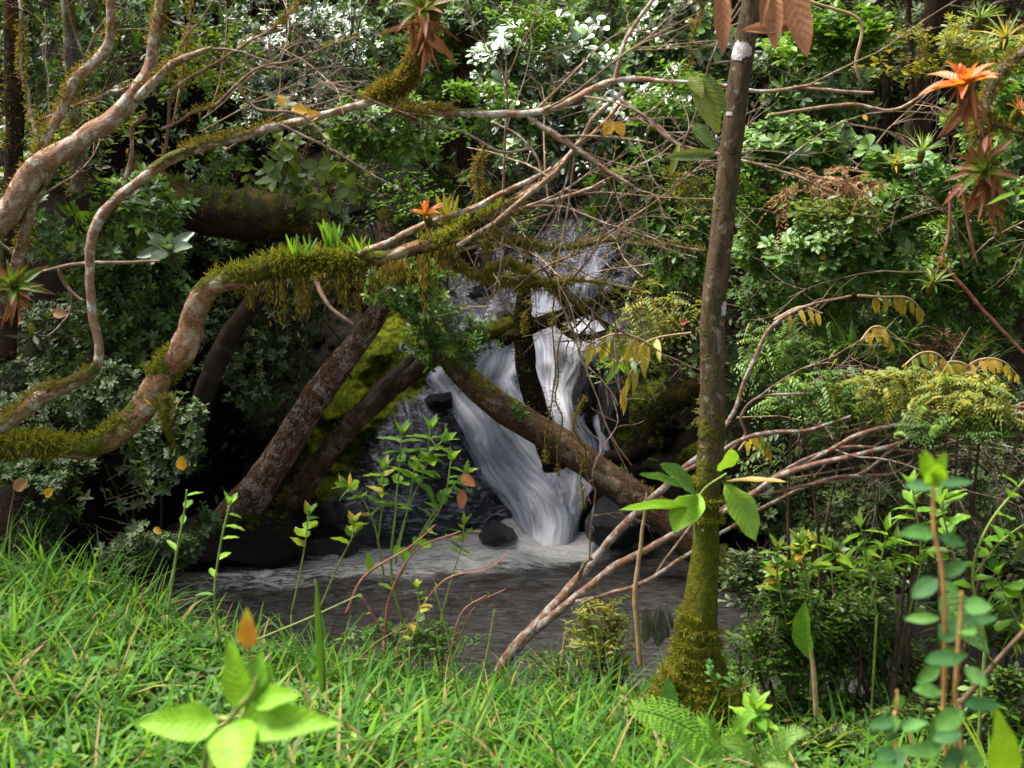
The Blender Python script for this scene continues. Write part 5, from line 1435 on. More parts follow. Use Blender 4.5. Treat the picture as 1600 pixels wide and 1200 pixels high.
# ------------------------------------------------------------------ plants built leaf by leaf
def sapling(name, label, stems, L, wr, mat, seed=0, stemmat='stem_green', pairs=8, shape='ellip', opposite=False, start=.3, ang=.9, cat="sapling", group=None, top=True, droop=.15, upb=.35, flat=False, grow=0.0, toplime=None, side_only=False):
    """stems: lists of (x, y, d, width px); L in metres"""
    rgl = np.random.default_rng(3000 + seed); rr = random.Random(seed)
    r0 = stems[0][0]
    t = thing(name, label, cat, P(r0[0], r0[1], r0[2]), group)
    for rows in stems:
        g = Geo()
        ar = np.array(rows, float)
        pp = P(ar[:, 0], ar[:, 1], ar[:, 2]); rd = ar[:, 3] * ar[:, 2] / FPX / 2 * .75
        gz = float(ground_z(pp[0, 0], pp[0, 1]))
        if rows is stems[0] and .02 < pp[0, 2] - gz < .8:      # carry the stem down into the bank
            g2 = np.array([pp[0, 0], pp[0, 1] - .02, gz - .03])
            tube(g, [g2, pp[0]], [rd[0] * 1.1, rd[0]], sides=7, n=6, moss=0.0)
        s = tube(g, pp, rd, sides=7, n=28, moss=0.0, seed=seed)
        g.build("stem", M[stemmat], t)
        c = s['c']
        for k in range(pairs):
            f = start + (1 - start) * (k + .5) / pairs
            j = min(int(f * (len(c) - 1)), len(c) - 2)
            p = c[j]; tg = nrm(c[j + 1] - c[j])
            for q in ((0, 1) if opposite else (k % 2,)):
                if flat:
                    sd = np.array([1.0, 0, 0]) * (1 if q else -1)
                    d = nrm(sd + rgl.normal(0, .16, 3) + np.array([0, -.25, 0.02]))
                    up = (rgl.normal(0, .15), -.75, .7)
                else:
                    az = k * 2.4 + q * math.pi + rgl.normal(0, .3)
                    a = nrm(np.cross(tg, [0.2, 1, .1])); b = np.cross(tg, a)
                    d = nrm((a * math.cos(az) + b * math.sin(az)) * ang + tg * upb + np.array([0, 0, -.12]) + rgl.normal(0, .1, 3))
                    up = nrm(tg + np.array([0, 0, .4]))
                ll = L * rgl.uniform(.75, 1.12) * (1 - .35 * abs(f - .6)) * (1 + grow * (f - .5))
                if ll * FPX / r0[2] > 4:
                    leaf_at(t, p, p + d * ll, mat, wr, up, shape, droop=droop * rgl.uniform(.3, 1.6), rgx=rr)
        if top:
            tg = nrm(c[-1] - c[-3])
            for k in range(4):
                a = nrm(np.cross(tg, [0.2, 1, .1])); b = np.cross(tg, a); az = k * 1.7 + seed
                d = nrm((a * math.cos(az) + b * math.sin(az)) * .55 + tg)
                leaf_at(t, c[-1], c[-1] + d * L * .65, toplime or mat, wr, tg, shape, droop=.1, rgx=rr)
    return t


def bromeliad(px, py, d, rpx, mat, n, label, axis=(0, -.4, .9), dead=0, seed=0, wr=.07, curl=.5, name="bromeliad"):
    rg = np.random.default_rng(4000 + seed); rr = random.Random(seed)
    c = P(px, py, d)
    t = thing(name, label, "bromeliad" if name == "bromeliad" else name.replace("_", " "), c)
    ax = nrm(np.array(axis, float))
    a = nrm(np.cross(ax, [0.3, .9, .2])); b = np.cross(ax, a)
    Rr = rpx * d / FPX
    for k in range(n):
        az = k * 2.399 + rg.normal(0, .3)
        el = math.radians(8 + (48 if mat == 'brom_orange' else 66) * ((k + .5) / n) ** .8 + rg.normal(0, 8))
        dv = ax * math.cos(el) + (a * math.cos(az) + b * math.sin(az)) * math.sin(el)
        L = Rr * (0.85 + .45 * (k / n)) * rg.uniform(.7, 1.15)
        w_ = wr * (1.5 if wr > .05 and wr < .2 else 1)
        leaf_at(t, c + dv * .008, c + dv * L, mat, w_, ax, 'ellip' if wr > .1 else 'lance', droop=(curl * rg.uniform(.5, 1.3) * (.3 + .9 * k / n)), fold=.6, rgx=rr)
    for k in range(dead * 2):
        b0 = c + rg.normal(0, .018, 3) - ax * rg.uniform(.01, .06)
        dv = nrm(np.array([rg.normal(0, .4), rg.normal(0, .3), -1 + rg.normal(0, .3)]))
        leaf_at(t, b0, b0 + dv * Rr * rg.uniform(.4, 1.3), 'leaf_rust', rg.choice([.05, .08]), (rg.normal(0, .5), -1, .1), 'lance', droop=rg.uniform(-.5, .5), fold=.9, name="dead_leaf", rgx=rr)
    g = Geo(); tube(g, [c - ax * .05, c - ax * .01, c + ax * .02], [.012, .02, .008], sides=8, n=6, moss=.6); g.build("base", M['bark_grey'], t)
    return t


# bromeliads and other epiphytes
bromeliad(22, 450, 4.8, 48, 'brom_green', 18, "green bromeliad with red tips at the left edge, above a curved thin vine", axis=(.35, -.7, .45), dead=7, seed=1, wr=.085)
bromeliad(660, 18, 4.7, 60, 'brom_green', 16, "bromeliad on the mossy crook at the top edge, brown dead leaves hanging from it", axis=(0, -.5, .7), dead=14, seed=2)
bromeliad(668, 340, 4.9, 36, 'brom_orange', 16, "small orange bromeliad growing on the mossy arch", axis=(-.2, -.5, .9), dead=2, seed=3, wr=.08)
bromeliad(1508, 140, 4.0, 50, 'brom_orange', 20, "upper bromeliad on the right limb, bright orange open leaves", axis=(-.25, -.3, .95), dead=16, seed=4, wr=.115, curl=.55)
bromeliad(1540, 268, 4.05, 60, 'brom_green', 22, "lower bromeliad on the right limb, olive leaves with dark red tips", axis=(-.6, -.4, .6), dead=20, seed=5, wr=.085, curl=.35)
bromeliad(1590, 175, 4.3, 30, 'brom_orange', 10, "small reddish bromeliad at the right edge beside the grey-green limb", axis=(.2, -.5, .9), seed=6)
bromeliad(1440, 238, 5.2, 42, 'leaf_pale', 22, "spiky pale green air plant left of the lower right-hand bromeliad", axis=(0, -.3, .9), seed=7, wr=.04, curl=.1)
bromeliad(1400, 258, 5.2, 34, 'leaf_yellow', 20, "small yellowish spiky air plant above the dead fern", axis=(-.2, -.4, .8), seed=8, wr=.045, curl=.1)
bromeliad(1570, 60, 5.0, 46, 'leaf_yellow', 20, "spiky yellow-green air plant in the top right corner", axis=(0, -.4, .9), seed=9, wr=.045, curl=.2)
bromeliad(1530, 30, 5.2, 38, 'leaf_mid', 20, "spiky green air plant under the top edge near the right corner", axis=(0, -.4, .9), seed=10, wr=.04, curl=.15)
bromeliad(1455, 445, 5.4, 36, 'leaf_olive', 18, "dull olive bromeliad among grey-green leaves right of the drooping yellow leaves", axis=(.1, -.3, .9), seed=11, wr=.06, curl=.4)
bromeliad(52, 520, 5.0, 42, 'leaf_grey', 12, "withered grey rosette hanging under the left bromeliad", axis=(.4, -.4, -.6), seed=12, wr=.08, curl=.2)
bromeliad(268, 395, 5.6, 46, 'leaf_silver', 9, "whorl of pale grey-green oval leaves left of the mossy log", axis=(0, -.7, .6), seed=13, wr=.24, curl=.15, name="whorled_plant")
bromeliad(1595, 300, 3.9, 55, 'leaf_lime', 2, "pair of lime strap leaves poking in at the right edge under the bromeliads", axis=(-.8, -.1, .2), seed=14, wr=.09, curl=.1, name="strap_leaf_plant")

for k, (x, y, h, lab) in enumerate([(470, 400, 34, "leftmost tuft of thin green blades on the mossy arch"), (520, 386, 42, "tall tuft of blunt green fronds standing on the mossy arch"), (555, 392, 24, "short tuft of green blades right of the blunt fronds"), (700, 350, 46, "thin grassy tuft right of the small orange bromeliad"), (258, 640, 30, "small leafy tuft growing on the mossy bend of the arch")]):
    t = thing("epiphyte_tuft", lab, "epiphyte", P(x, y, 5.0))
    rg = np.random.default_rng(500 + k); rr = random.Random(k)
    for q in range(11):
        b = P(x + rg.normal(0, 9), y, 5.0)
        tipp = b + np.array([rg.normal(0, .03), rg.normal(0, .03), h * 5 / FPX * rg.uniform(.7, 1.1)])
        leaf_at(t, b, tipp, 'leaf_fresh' if k < 3 else 'leaf_yellow', .06 if k != 1 else .085, (rg.normal(0, .4), -1, 0), 'strap', droop=rg.uniform(0, .25), rgx=rr, name="frond")

# dead fern
t = thing("dead_fern", "withered pinkish-brown fern mat among the pale shrubs right of the straight trunk", "fern", P(1290, 290, 5.7))
rg = np.random.default_rng(81)
for k in range(34):
    b = P(1290 + rg.normal(0, 62), 285 + rg.normal(0, 14), 5.6 + rg.normal(0, .12))
    dv = nrm(np.array([rg.normal(0, .6), rg.normal(0, .4) - .2, -.25 + rg.normal(0, .4)]))
    g = Geo(); m_ = 16; j = np.arange(m_) / m_
    Lf = rg.uniform(.12, .24)
    c = b + dv * (j * Lf)[:, None] - np.array([0, 0, 1]) * (.5 * Lf * j ** 2)[:, None]
    s = nrm(np.cross(dv, [0, .3, 1]))
    for sg in (1, -1):
        smallleafgeo(g, c, nrm(s * sg + dv * .4 + rg.normal(0, .25, (m_, 3)) - np.array([0, 0, .5])), nrm(rg.normal(0, 1, (m_, 3))), .05 * (1.1 - j), .005, rg.random(m_))
    prisms(g, c[:-1], c[1:], .0015)
    g.build("frond", M['leaf_brown'], t)


def pinnate(label, rows, n, Lpx, mat, seed=0, hang=.9, wr=.16, name="compound_leaf", cat="leaf spray"):
    """one stem with paired hanging leaflets, each its own part"""
    rg = np.random.default_rng(6000 + seed); rr = random.Random(seed)
    t = thing(name, label, cat, P(*rows[0][:3]))
    g = Geo(); s = px_tube(g, rows, sides=6, n=24); g.build("stem", M['stem_tan'], t)
    c = s['c']
    for k in range(n):
        f = .2 + .8 * (k + .5) / n
        j = min(int(f * 23), 22); tg = nrm(c[j + 1] - c[j])
        for sg in (1, -1):
            sd = nrm(np.cross(tg, [0, 0, 1.0])) * sg
            d = nrm(sd * (1 - hang) * 1.3 + tg * .25 + np.array([0, 0, -hang]) + rg.normal(0, .1, 3))
            L = Lpx * rows[0][2] / FPX * rg.uniform(.75, 1.1) * (1 - .3 * f)
            leaf_at(t, c[j], c[j] + d * L, mat, wr, (rg.normal(0, .3), -1, .2), 'lance', droop=.15, rgx=rr, name="leaflet")
    return t


pinnate("large drooping yellow-green compound leaf hanging before the upper waterfall", [(1040, 560, 5.6, 5), (1000, 530, 5.5, 4), (960, 522, 5.4, 3), (915, 540, 5.4, 2)], 6, 58, 'leaf_yellow', 1, wr=.15)
pinnate("narrow yellow compound leaf pointing straight down right of the upper waterfall", [(1010, 560, 5.6, 4), (990, 575, 5.5, 3), (978, 600, 5.5, 2), (975, 625, 5.5, 2)], 4, 50, 'leaf_yellow', 2, hang=.8, wr=.13)
pinnate("long green leaves at the arching twig between compound leaf and trunk", [(1080, 520, 5.7, 4), (1020, 530, 5.6, 3), (975, 560, 5.5, 2), (965, 570, 5.5, 2)], 3, 60, 'leaf_mid', 3, hang=.5, wr=.14)
pinnate("row of golden leaves drooping from the end of the arching tan stem", [(1340, 462, 5.6, 5), (1380, 464, 5.6, 4), (1420, 466, 5.6, 3), (1445, 492, 5.6, 2)], 7, 38, 'leaf_yellow', 4, wr=.16)
pinnate("yellow leaves at the lower bend of the arching tan stem", [(1210, 500, 5.7, 5), (1250, 480, 5.7, 4), (1285, 490, 5.7, 3)], 4, 40, 'leaf_yellow', 5, wr=.13, hang=.7)
for k, (x, y, dx, lab) in enumerate([(1290, 610, 50, "golden drooping leaf spray above the left of the fan of twigs"), (1450, 560, 40, "hooked golden spray in the middle right foliage"), (1490, 575, 44, "second hooked golden spray from the right edge"), (1545, 570, 50, "yellow spray near the right edge above the fallen twigs"), (1180, 690, 26, "small orange-yellow withered spray under the fan of twigs right of the trunk"), (1370, 520, 26, "short dull gold spray under the row of golden leaves"), (1400, 650, 46, "olive hanging spray across the fan of twigs"), (1500, 655, 50, "olive spray with long leaves over the right end of the twigs")]):
    pinnate(lab, [(x - dx, y + 14, 5.1, 4), (x - dx * .3, y - 8, 5.1, 3), (x + dx * .4, y - 6, 5.1, 3), (x + dx, y + 22, 5.1, 2)], 8, 34, 'leaf_yellow' if k < 6 else 'leaf_mid', 10 + k, wr=.17, hang=.75)

# big-leaved climber on the straight trunk
t = thing("climbing_plant", "climber with large oval green leaves clasping the straight trunk above its mossy foot", "climbing plant", P(1090, 800, 4.42))
g = Geo(); px_tube(g, [(1088, 850, 4.42, 5), (1085, 800, 4.42, 5), (1100, 765, 4.41, 4), (1135, 740, 4.4, 4)], sides=6); g.build("stem", M['stem_green'], t)
for (bx_, by, tx, ty, mat, wr, up) in [(1090, 775, 1040, 722, 'leaf_pale', .25, (.3, -.5, .8)), (1086, 770, 1005, 732, 'leaf_mid', .17, (0, -.3, 1)), (1092, 772, 1055, 828, 'leaf_lime', .36, (-.5, -.8, .3)), (1133, 757, 1188, 842, 'leaf_fresh', .30, (.5, -.8, .4)), (1128, 735, 1145, 706, 'leaf_fresh', .3, (.3, -.9, 0)), (1090, 790, 968, 782, 'leaf_mid', .09, (0, -.4, 1)), (1135, 752, 1230, 742, 'leaf_mid', .07, (0, -.4, 1))]:
    leaf_at(t, P(bx_, by, 4.38), P(tx, ty, 4.25), mat, wr, up, 'ellip', droop=.1)

# hanging dead and green leaves at the top of the straight trunk
t = thing("dead_leaf_cluster", "large dry pinkish-brown leaves hanging from the top edge around the straight trunk", "dead leaves", P(1190, -20, 4.2))
for (bx_, by, tx, ty, wr) in [(1128, -30, 1131, 84, .13), (1203, -30, 1214, 78, .15), (1228, -40, 1266, 88, .17), (1245, 38, 1160, 50, .12), (1200, -40, 1190, 40, .1)]:
    leaf_at(t, P(bx_, by, 4.2), P(tx, ty, 4.15), 'leaf_drybig', wr, (random.uniform(-.4, .4), -1, .1), 'ellip', droop=.05, fold=.6, name="dead_leaf")
t = thing("hanging_leaf_plant", "big limp grey-green leaves hanging beside the upper part of the straight trunk", "epiphyte", P(1095, 120, 4.3))
for (bx_, by, tx, ty, wr) in [(1085, 120, 1128, 205, .2), (1100, 118, 1135, 175, .2), (1080, 192, 1120, 232, .22), (1120, 240, 1040, 245, .12), (1060, 225, 1050, 275, .12), (1078, 115, 1100, 150, .25)]:
    leaf_at(t, P(bx_, by, 4.35), P(tx, ty, 4.3), 'leaf_olive', wr, (random.uniform(-.4, .4), -1, .3), 'ellip', droop=.1, fold=.4)

# single yellow and orange leaves caught in the branches
for k, (x, y, dx, dy, mat, d, lab) in enumerate([(438, 148, 4, 20, 'leaf_orange', 4.9, "round yellow leaf, uppermost of three by the reaching limb"), (455, 170, 26, 4, 'leaf_orange', 4.9, "long yellow leaf lying level in the middle of three by the reaching limb"), (478, 184, 22, -8, 'leaf_orange', 4.85, "yellow leaf touching the pale reaching limb"),
        (962, 190, 14, 22, 'leaf_orange', 4.8, "orange-yellow leaf, right half of the bright pair among the crossing branches"), (958, 188, -14, 24, 'leaf_orange', 4.8, "orange-yellow leaf, left half of the bright pair among the crossing branches"), (82, 488, 22, 2, 'leaf_brown', 5.4, "dry pinkish leaf caught in the shade at the left, beside the bromeliad"),
        (22, 765, 18, -16, 'leaf_brown', 5.3, "brown dry leaf in the glossy shrub at the left edge"), (70, 775, 12, -10, 'leaf_orange', 5.3, "yellow leaf in the glossy shrub at the lower left"), (285, 735, -3, -22, 'leaf_orange', 5.2, "yellow leaf hanging in the glossy shrub right of the mossy bend"), (240, 825, 12, 8, 'leaf_orange', 5.2, "orange leaf above the left end of the water"),
        (1348, 180, 8, 8, 'leaf_orange', 6.3, "tiny orange leaf in the dark gap right of the straight trunk"), (1282, 405, 8, -8, 'leaf_orange', 5.8, "tiny orange leaf among the pale leaves right of the straight trunk"), (1062, 505, 12, -4, 'leaf_red', 6.4, "orange-red leaf left of the straight trunk above the hollow")]):
    t = thing("withered_leaf", lab, "leaf", P(x, y, d))
    leaf_at(t, P(x, y, d), P(x + dx, y + dy, d - .02), mat, .36, (0.1, -1, .3), 'ellip', droop=.15, fold=.3, name="blade")

# saplings at the water's edge
sap = sapling("sapling", "tall thin sapling with fresh pointed leaves standing before the cascade", [
    [(640, 1010, 4.9, 6), (612, 900, 4.9, 6), (618, 800, 4.9, 5), (625, 720, 4.9, 4), (628, 680, 4.9, 3)], [(618, 860, 4.9, 5), (640, 790, 4.9, 4), (665, 730, 4.9, 3), (672, 672, 4.9, 3)],
    [(618, 880, 4.9, 4), (640, 780, 4.85, 4), (650, 730, 4.85, 3), (690, 690, 4.85, 3)]], .135, .24, 'leaf_fresh', seed=1, pairs=5, opposite=True, start=.5, shape='ovate')
leaf_at(sap, P(720, 742, 4.85), P(742, 758, 4.8), 'leaf_red', .3, (0, -1, .3), label="brick red leaf")
leaf_at(sap, P(722, 765, 4.85), P(722, 795, 4.8), 'leaf_red', .28, (.2, -1, 0), label="brick red leaf")
sapling("sapling", "sapling branching right towards two brick red leaves before the cascade", [[(625, 900, 4.88, 5), (660, 830, 4.85, 4), (700, 770, 4.85, 4), (725, 740, 4.85, 3)], [(640, 860, 4.88, 4), (690, 790, 4.8, 3), (705, 720, 4.8, 3)]], .11, .26, 'leaf_fresh', seed=2, pairs=6, start=.4, shape='ovate')
sapling("sapling", "low leafy sapling over the rapids, left of the tall one", [[(600, 900, 4.95, 5), (585, 820, 4.95, 4), (560, 770, 4.95, 3), (545, 760, 4.95, 3)], [(590, 850, 4.95, 4), (598, 780, 4.95, 3), (600, 735, 4.95, 3)]], .13, .24, 'leaf_mid', seed=3, pairs=4, opposite=True, start=.35, shape='ovate')
sapling("sapling", "sparse grey-green sapling leaning over the left of the rapids", [[(455, 960, 4.8, 4), (470, 890, 4.8, 4), (478, 840, 4.8, 3), (482, 805, 4.8, 3)], [(500, 950, 4.8, 5), (530, 880, 4.8, 4), (550, 840, 4.8, 3), (552, 820, 4.8, 3)]], .11, .34, 'leaf_mid', seed=4, pairs=4, start=.5, shape='ovate')
sapling("sapling", "slender sapling with narrow leaves at the right end of the rapids", [[(690, 960, 4.8, 4), (710, 890, 4.8, 3), (722, 850, 4.8, 3), (725, 820, 4.8, 3)]], .10, .16, 'leaf_mid', seed=5, pairs=6, opposite=True, start=.5, shape='lance')
sapling("twiggy_shrub", "bare reddish twigs with a few oval green leaves in front of the pool", [[(600, 1000, 4.7, 7), (610, 930, 4.7, 6), (650, 860, 4.7, 4), (720, 830, 4.7, 3)], [(540, 960, 4.7, 6), (570, 900, 4.7, 6), (640, 855, 4.7, 4), (680, 820, 4.7, 3)]], .10, .3, 'leaf_fresh', seed=6, stemmat='stem_red', pairs=4, start=.3, top=False, cat="shrub")
sapling("twiggy_shrub", "red branching twigs, nearly bare, rising from the bank right of the oval-leaved twigs", [[(620, 1010, 4.65, 4), (690, 910, 4.65, 4), (760, 890, 4.65, 3), (800, 860, 4.65, 2)], [(700, 1040, 4.6, 4), (720, 960, 4.6, 4), (760, 930, 4.6, 3)], [(710, 1020, 4.6, 3), (740, 950, 4.6, 3), (790, 920, 4.6, 2)], [(600, 990, 4.6, 4), (570, 940, 4.6, 4), (565, 930, 4.6, 3)]], .035, .28, 'leaf_mid', seed=7, stemmat='stem_red', pairs=2, start=.1, top=False, cat="shrub")
sapling("sapling", "thin stem with dark oval leaves trailing down the bank centre", [[(640, 1010, 4.5, 4), (655, 960, 4.5, 3), (652, 920, 4.5, 3)]], .07, .36, 'leaf_mid', seed=8, pairs=7, start=.05)
sapling("weed", "upright weed with small leaves at the water's left end", [[(345, 1010, 4.3, 6), (335, 930, 4.3, 5), (345, 850, 4.3, 5), (358, 790, 4.3, 4)]], .10, .22, 'leaf_fresh', seed=9, pairs=6, start=.3, cat="plant")
sapling("weed", "tall flowering weed stem left of the water's left end", [[(262, 960, 4.2, 6), (275, 870, 4.2, 6), (288, 800, 4.2, 4), (292, 765, 4.2, 3)]], .09, .2, 'leaf_fresh', seed=10, pairs=4, start=.3, top=False, cat="plant")

# right-hand saplings
sapling("sapling", "bushy sapling with long pointed bright leaves at the right, above the weeping shrub", [[(1370, 960, 4.7, 6), (1355, 880, 4.7, 5), (1345, 825, 4.7, 4)], [(1400, 960, 4.7, 5), (1395, 890, 4.7, 4), (1400, 850, 4.7, 3)], [(1350, 960, 4.7, 5), (1320, 890, 4.75, 4), (1300, 860, 4.75, 3)], [(1420, 960, 4.7, 5), (1440, 880, 4.7, 4), (1445, 850, 4.7, 3)], [(1360, 950, 4.65, 5), (1380, 860, 4.6, 4), (1385, 830, 4.6, 3)]], .15, .15, 'leaf_fresh', seed=20, pairs=9, start=.3, shape='lance')
sapling("sapling", "glossy-leaved sapling left of the long-leaved bright one", [[(1270, 990, 4.75, 6), (1262, 910, 4.75, 5), (1250, 850, 4.75, 4)], [(1230, 980, 4.75, 5), (1215, 900, 4.75, 4), (1215, 860, 4.75, 3)]], .13, .2, 'leaf_mid', seed=21, pairs=9, start=.3)
sapling("sapling", "round-leaved bright sapling arching in at the right edge", [[(1540, 1000, 4.1, 8), (1520, 900, 4.1, 7), (1545, 820, 4.1, 6), (1605, 745, 4.1, 5)], [(1520, 900, 4.1, 6), (1560, 850, 4.1, 5), (1600, 820, 4.1, 4), (1640, 800, 4.1, 4)], [(1500, 900, 4.1, 5), (1480, 830, 4.1, 4), (1470, 790, 4.1, 4)], [(1600, 990, 4.1, 5), (1570, 930, 4.1, 4), (1560, 900, 4.1, 4)]], .115, .32, 'leaf_fresh', seed=22, pairs=9, start=.15, shape='obov')
sapling("sapling", "sprig of long upright leaves behind the top of the tall orange stem", [[(1440, 860, 4.3, 5), (1430, 790, 4.3, 4), (1425, 760, 4.3, 3)], [(1480, 860, 4.3, 5), (1475, 800, 4.3, 4), (1470, 770, 4.3, 3)]], .115, .24, 'leaf_fresh', seed=23, pairs=7, start=.3, shape='lance')
t = sapling("sapling", "thick brown slanting stem with big dark oval leaf at the lower right", [[(1500, 1100, 3.2, 14), (1560, 1030, 3.2, 12), (1625, 960, 3.2, 11)]], .06, .3, 'leaf_mid', seed=24, stemmat='stem_brown', pairs=2, top=False)
for (a_, b_, c_, e_) in [(1470, 930, 1548, 1025), (1640, 800, 1590, 880)]:
    leaf_at(t, P(a_, b_, 3.3), P(c_, e_, 3.2), 'leaf_deep', .3, (.4, -.9, .2), 'ovate', droop=.1)

# out-of-focus foreground plants


def opp_stem(label, rows, leaves, seed):
    rr = random.Random(seed)
    t = thing("opposite_leaved_seedling", label, "seedling", P(*rows[0][:3]))
    g = Geo(); px_tube(g, rows, wscale=.7, sides=9, n=60, wob=.012, rough=.12, seed=seed); g.build("stem", M['stem_orange'], t)
    d0 = rows[-1][2]
    for (bx_, by, tx, ty, w, mat) in leaves:
        L = math.hypot(tx - bx_, ty - by)
        leaf_at(t, P(bx_, by, d0), P(tx, ty, d0 - rr.uniform(-.02, .05)), mat, w / L / 2 * rr.uniform(.85, 1.02), (rr.uniform(-.45, .45), -.8, rr.uniform(.5, .9)), 'ellip', droop=rr.uniform(.02, .12), fold=.22, rgx=rr)
    return t


opp_stem("tallest orange-stemmed seedling at the lower right, bluish leaves in pairs and a lime top", [(1490, 1900, 2.3, 8), (1474, 1200, 2.25, 10), (1470, 950, 2.2, 10), (1463, 800, 2.2, 9), (1460, 745, 2.2, 7)], [
    (1460, 760, 1412, 757, 22, 'leaf_blue'), (1460, 757, 1522, 750, 20, 'leaf_blue'), (1458, 755, 1437, 712, 20, 'leaf_lime'), (1458, 750, 1480, 708, 22, 'leaf_lime'), (1460, 760, 1462, 725, 24, 'leaf_lime'), (1460, 748, 1448, 705, 16, 'leaf_lime'),
    (1463, 834, 1408, 827, 20, 'leaf_blue'), (1466, 838, 1510, 850, 20, 'leaf_blue'), (1465, 905, 1424, 932, 30, 'leaf_blue'), (1466, 898, 1512, 880, 26, 'leaf_blue'), (1468, 912, 1502, 925, 24, 'leaf_blue'),
    (1468, 966, 1412, 967, 20, 'leaf_blue'), (1468, 1000, 1502, 970, 40, 'leaf_blue'), (1470, 1020, 1512, 1022, 30, 'leaf_blue'), (1470, 1040, 1432, 1066, 26, 'leaf_blue'), (1472, 1082, 1428, 1078, 22, 'leaf_blue'), (1472, 1110, 1460, 1165, 30, 'leaf_blue'), (1474, 1165, 1420, 1180, 24, 'leaf_blue')], 1)
opp_stem("second orange-stemmed seedling from the right, bare tip ending beside the tallest one", [(1520, 1900, 2.3, 8), (1502, 1200, 2.2, 9), (1505, 1050, 2.15, 9), (1503, 925, 2.15, 6)], [
    (1505, 945, 1548, 948, 28, 'leaf_blue'), (1505, 972, 1560, 962, 24, 'leaf_blue'), (1505, 985, 1520, 990, 20, 'leaf_blue'), (1504, 1027, 1448, 1030, 22, 'leaf_blue'), (1507, 1042, 1544, 1072, 30, 'leaf_blue'), (1505, 1100, 1566, 1100, 26, 'leaf_blue'),
    (1504, 1110, 1462, 1140, 30, 'leaf_blue'), (1503, 1145, 1455, 1155, 28, 'leaf_blue'), (1503, 1165, 1535, 1195, 36, 'leaf_blue'), (1502, 1170, 1475, 1200, 30, 'leaf_blue')], 2)
opp_stem("shortest of the three orange-stemmed seedlings at the bottom right", [(1420, 1900, 2.3, 8), (1402, 1200, 2.2, 8), (1400, 1120, 2.15, 7), (1401, 1078, 2.15, 4)], [
    (1400, 1085, 1408, 1110, 22, 'leaf_blue'), (1400, 1125, 1356, 1135, 20, 'leaf_blue'), (1400, 1115, 1392, 1150, 20, 'leaf_blue'), (1403, 1135, 1450, 1132, 22, 'leaf_blue'), (1400, 1138, 1385, 1160, 22, 'leaf_blue'), (1402, 1172, 1458, 1172, 20, 'leaf_blue'), (1402, 1170, 1404, 1200, 26, 'leaf_blue'), (1400, 1172, 1370, 1185, 20, 'leaf_blue'), (1401, 1195, 1360, 1205, 22, 'leaf_blue')], 3)
t = thing("seedling", "single lime pointed leaf standing up in the bottom right corner", "seedling", P(1565, 1800, 2.2))
g = Geo(); px_tube(g, [(1575, 1800, 2.2, 8), (1566, 1215, 2.2, 7)], sides=8); g.build("stem", M['stem_green'], t)
leaf_at(t, P(1566, 1225, 2.2), P(1560, 1112, 2.15), 'leaf_lime', .22, (.2, -1, .2), 'ovate', droop=.06)

t = thing("seedling", "bright lime seedling with broad leaves and an orange-hearted top leaf, close in front", "seedling", P(310, 1750, 2.0))
g = Geo(); px_tube(g, [(250, 1750, 2.1, 9), (318, 1200, 2.0, 10), (362, 1120, 1.97, 10), (392, 1085, 1.95, 9), (400, 1060, 1.95, 6)], sides=9, n=40); g.build("stem", M['stem_green'], t)
for (bx_, by, tx, ty, w, mat, dd, up) in [
    (340, 1132, 205, 1130, 62, 'leaf_lime', -.02, (0, -.75, .7)), (372, 1132, 528, 1118, 58, 'leaf_lime', -.05, (.1, -.75, .7)), (385, 1105, 350, 1000, 52, 'leaf_lime', .02, (-.3, -.9, .3)), (392, 1095, 428, 1040, 40, 'leaf_lime', .02, (.3, -.9, .3)),
    (398, 1095, 465, 1082, 36, 'leaf_lime', -.03, (.1, -.7, .8)), (365, 1130, 372, 1230, 62, 'leaf_lime', -.14, (-.1, -.7, .7)), (398, 1080, 408, 1015, 34, 'leaf_lime', .03, (.1, -1, .2)), (388, 1012, 384, 950, 30, 'leaf_limetip', .0, (0, -1, .1)), (345, 1145, 320, 1180, 30, 'leaf_lime', 0, (-.3, -.8, .5))]:
    L = math.hypot(tx - bx_, ty - by)
    leaf_at(t, P(bx_, by, 1.96), P(tx, ty, 1.96 + dd), mat, w / L / 2 * 1.05, up, 'ovate', droop=.08, fold=.3)
g = Geo(); px_tube(g, [(400, 1070, 1.95, 5), (385, 1010, 1.96, 4)], sides=6); g.build("stem", M['stem_green'], t)

# upright folded leaf, round leaf, grey dead leaves, ferns
t = thing("broad_leaf_plant", "upright folded glossy leaf on a yellow stalk right of the mossy foot", "plant", P(1272, 1100, 4.2))
g = Geo(); px_tube(g, [(1275, 1120, 4.2, 9), (1272, 1060, 4.2, 9), (1266, 1010, 4.2, 6)], sides=7); g.build("stalk", M['stem_tan'], t)
leaf_at(t, P(1267, 1030, 4.2), P(1255, 940, 4.18), 'leaf_fresh', .2, (-.8, -.6, .1), 'ellip', droop=.06, fold=.8)
t = thing("round_leaf_plant", "single round dark green leaf against the moss cushion", "plant", P(1043, 1110, 4.15))
g = Geo(); px_tube(g, [(1046, 1120, 4.15, 4), (1044, 1098, 4.15, 4)], sides=6); g.build("stalk", M['stem_green'], t)
leaf_at(t, P(1045, 1106, 4.15), P(1043, 1058, 4.15), 'leaf_blue', .3, (0, -1, .2), 'ovate', droop=.05)
t = thing("dead_leaf_cluster", "curled dark grey dead leaves hanging beside the mossy foot", "dead leaves", P(1030, 945, 4.35))
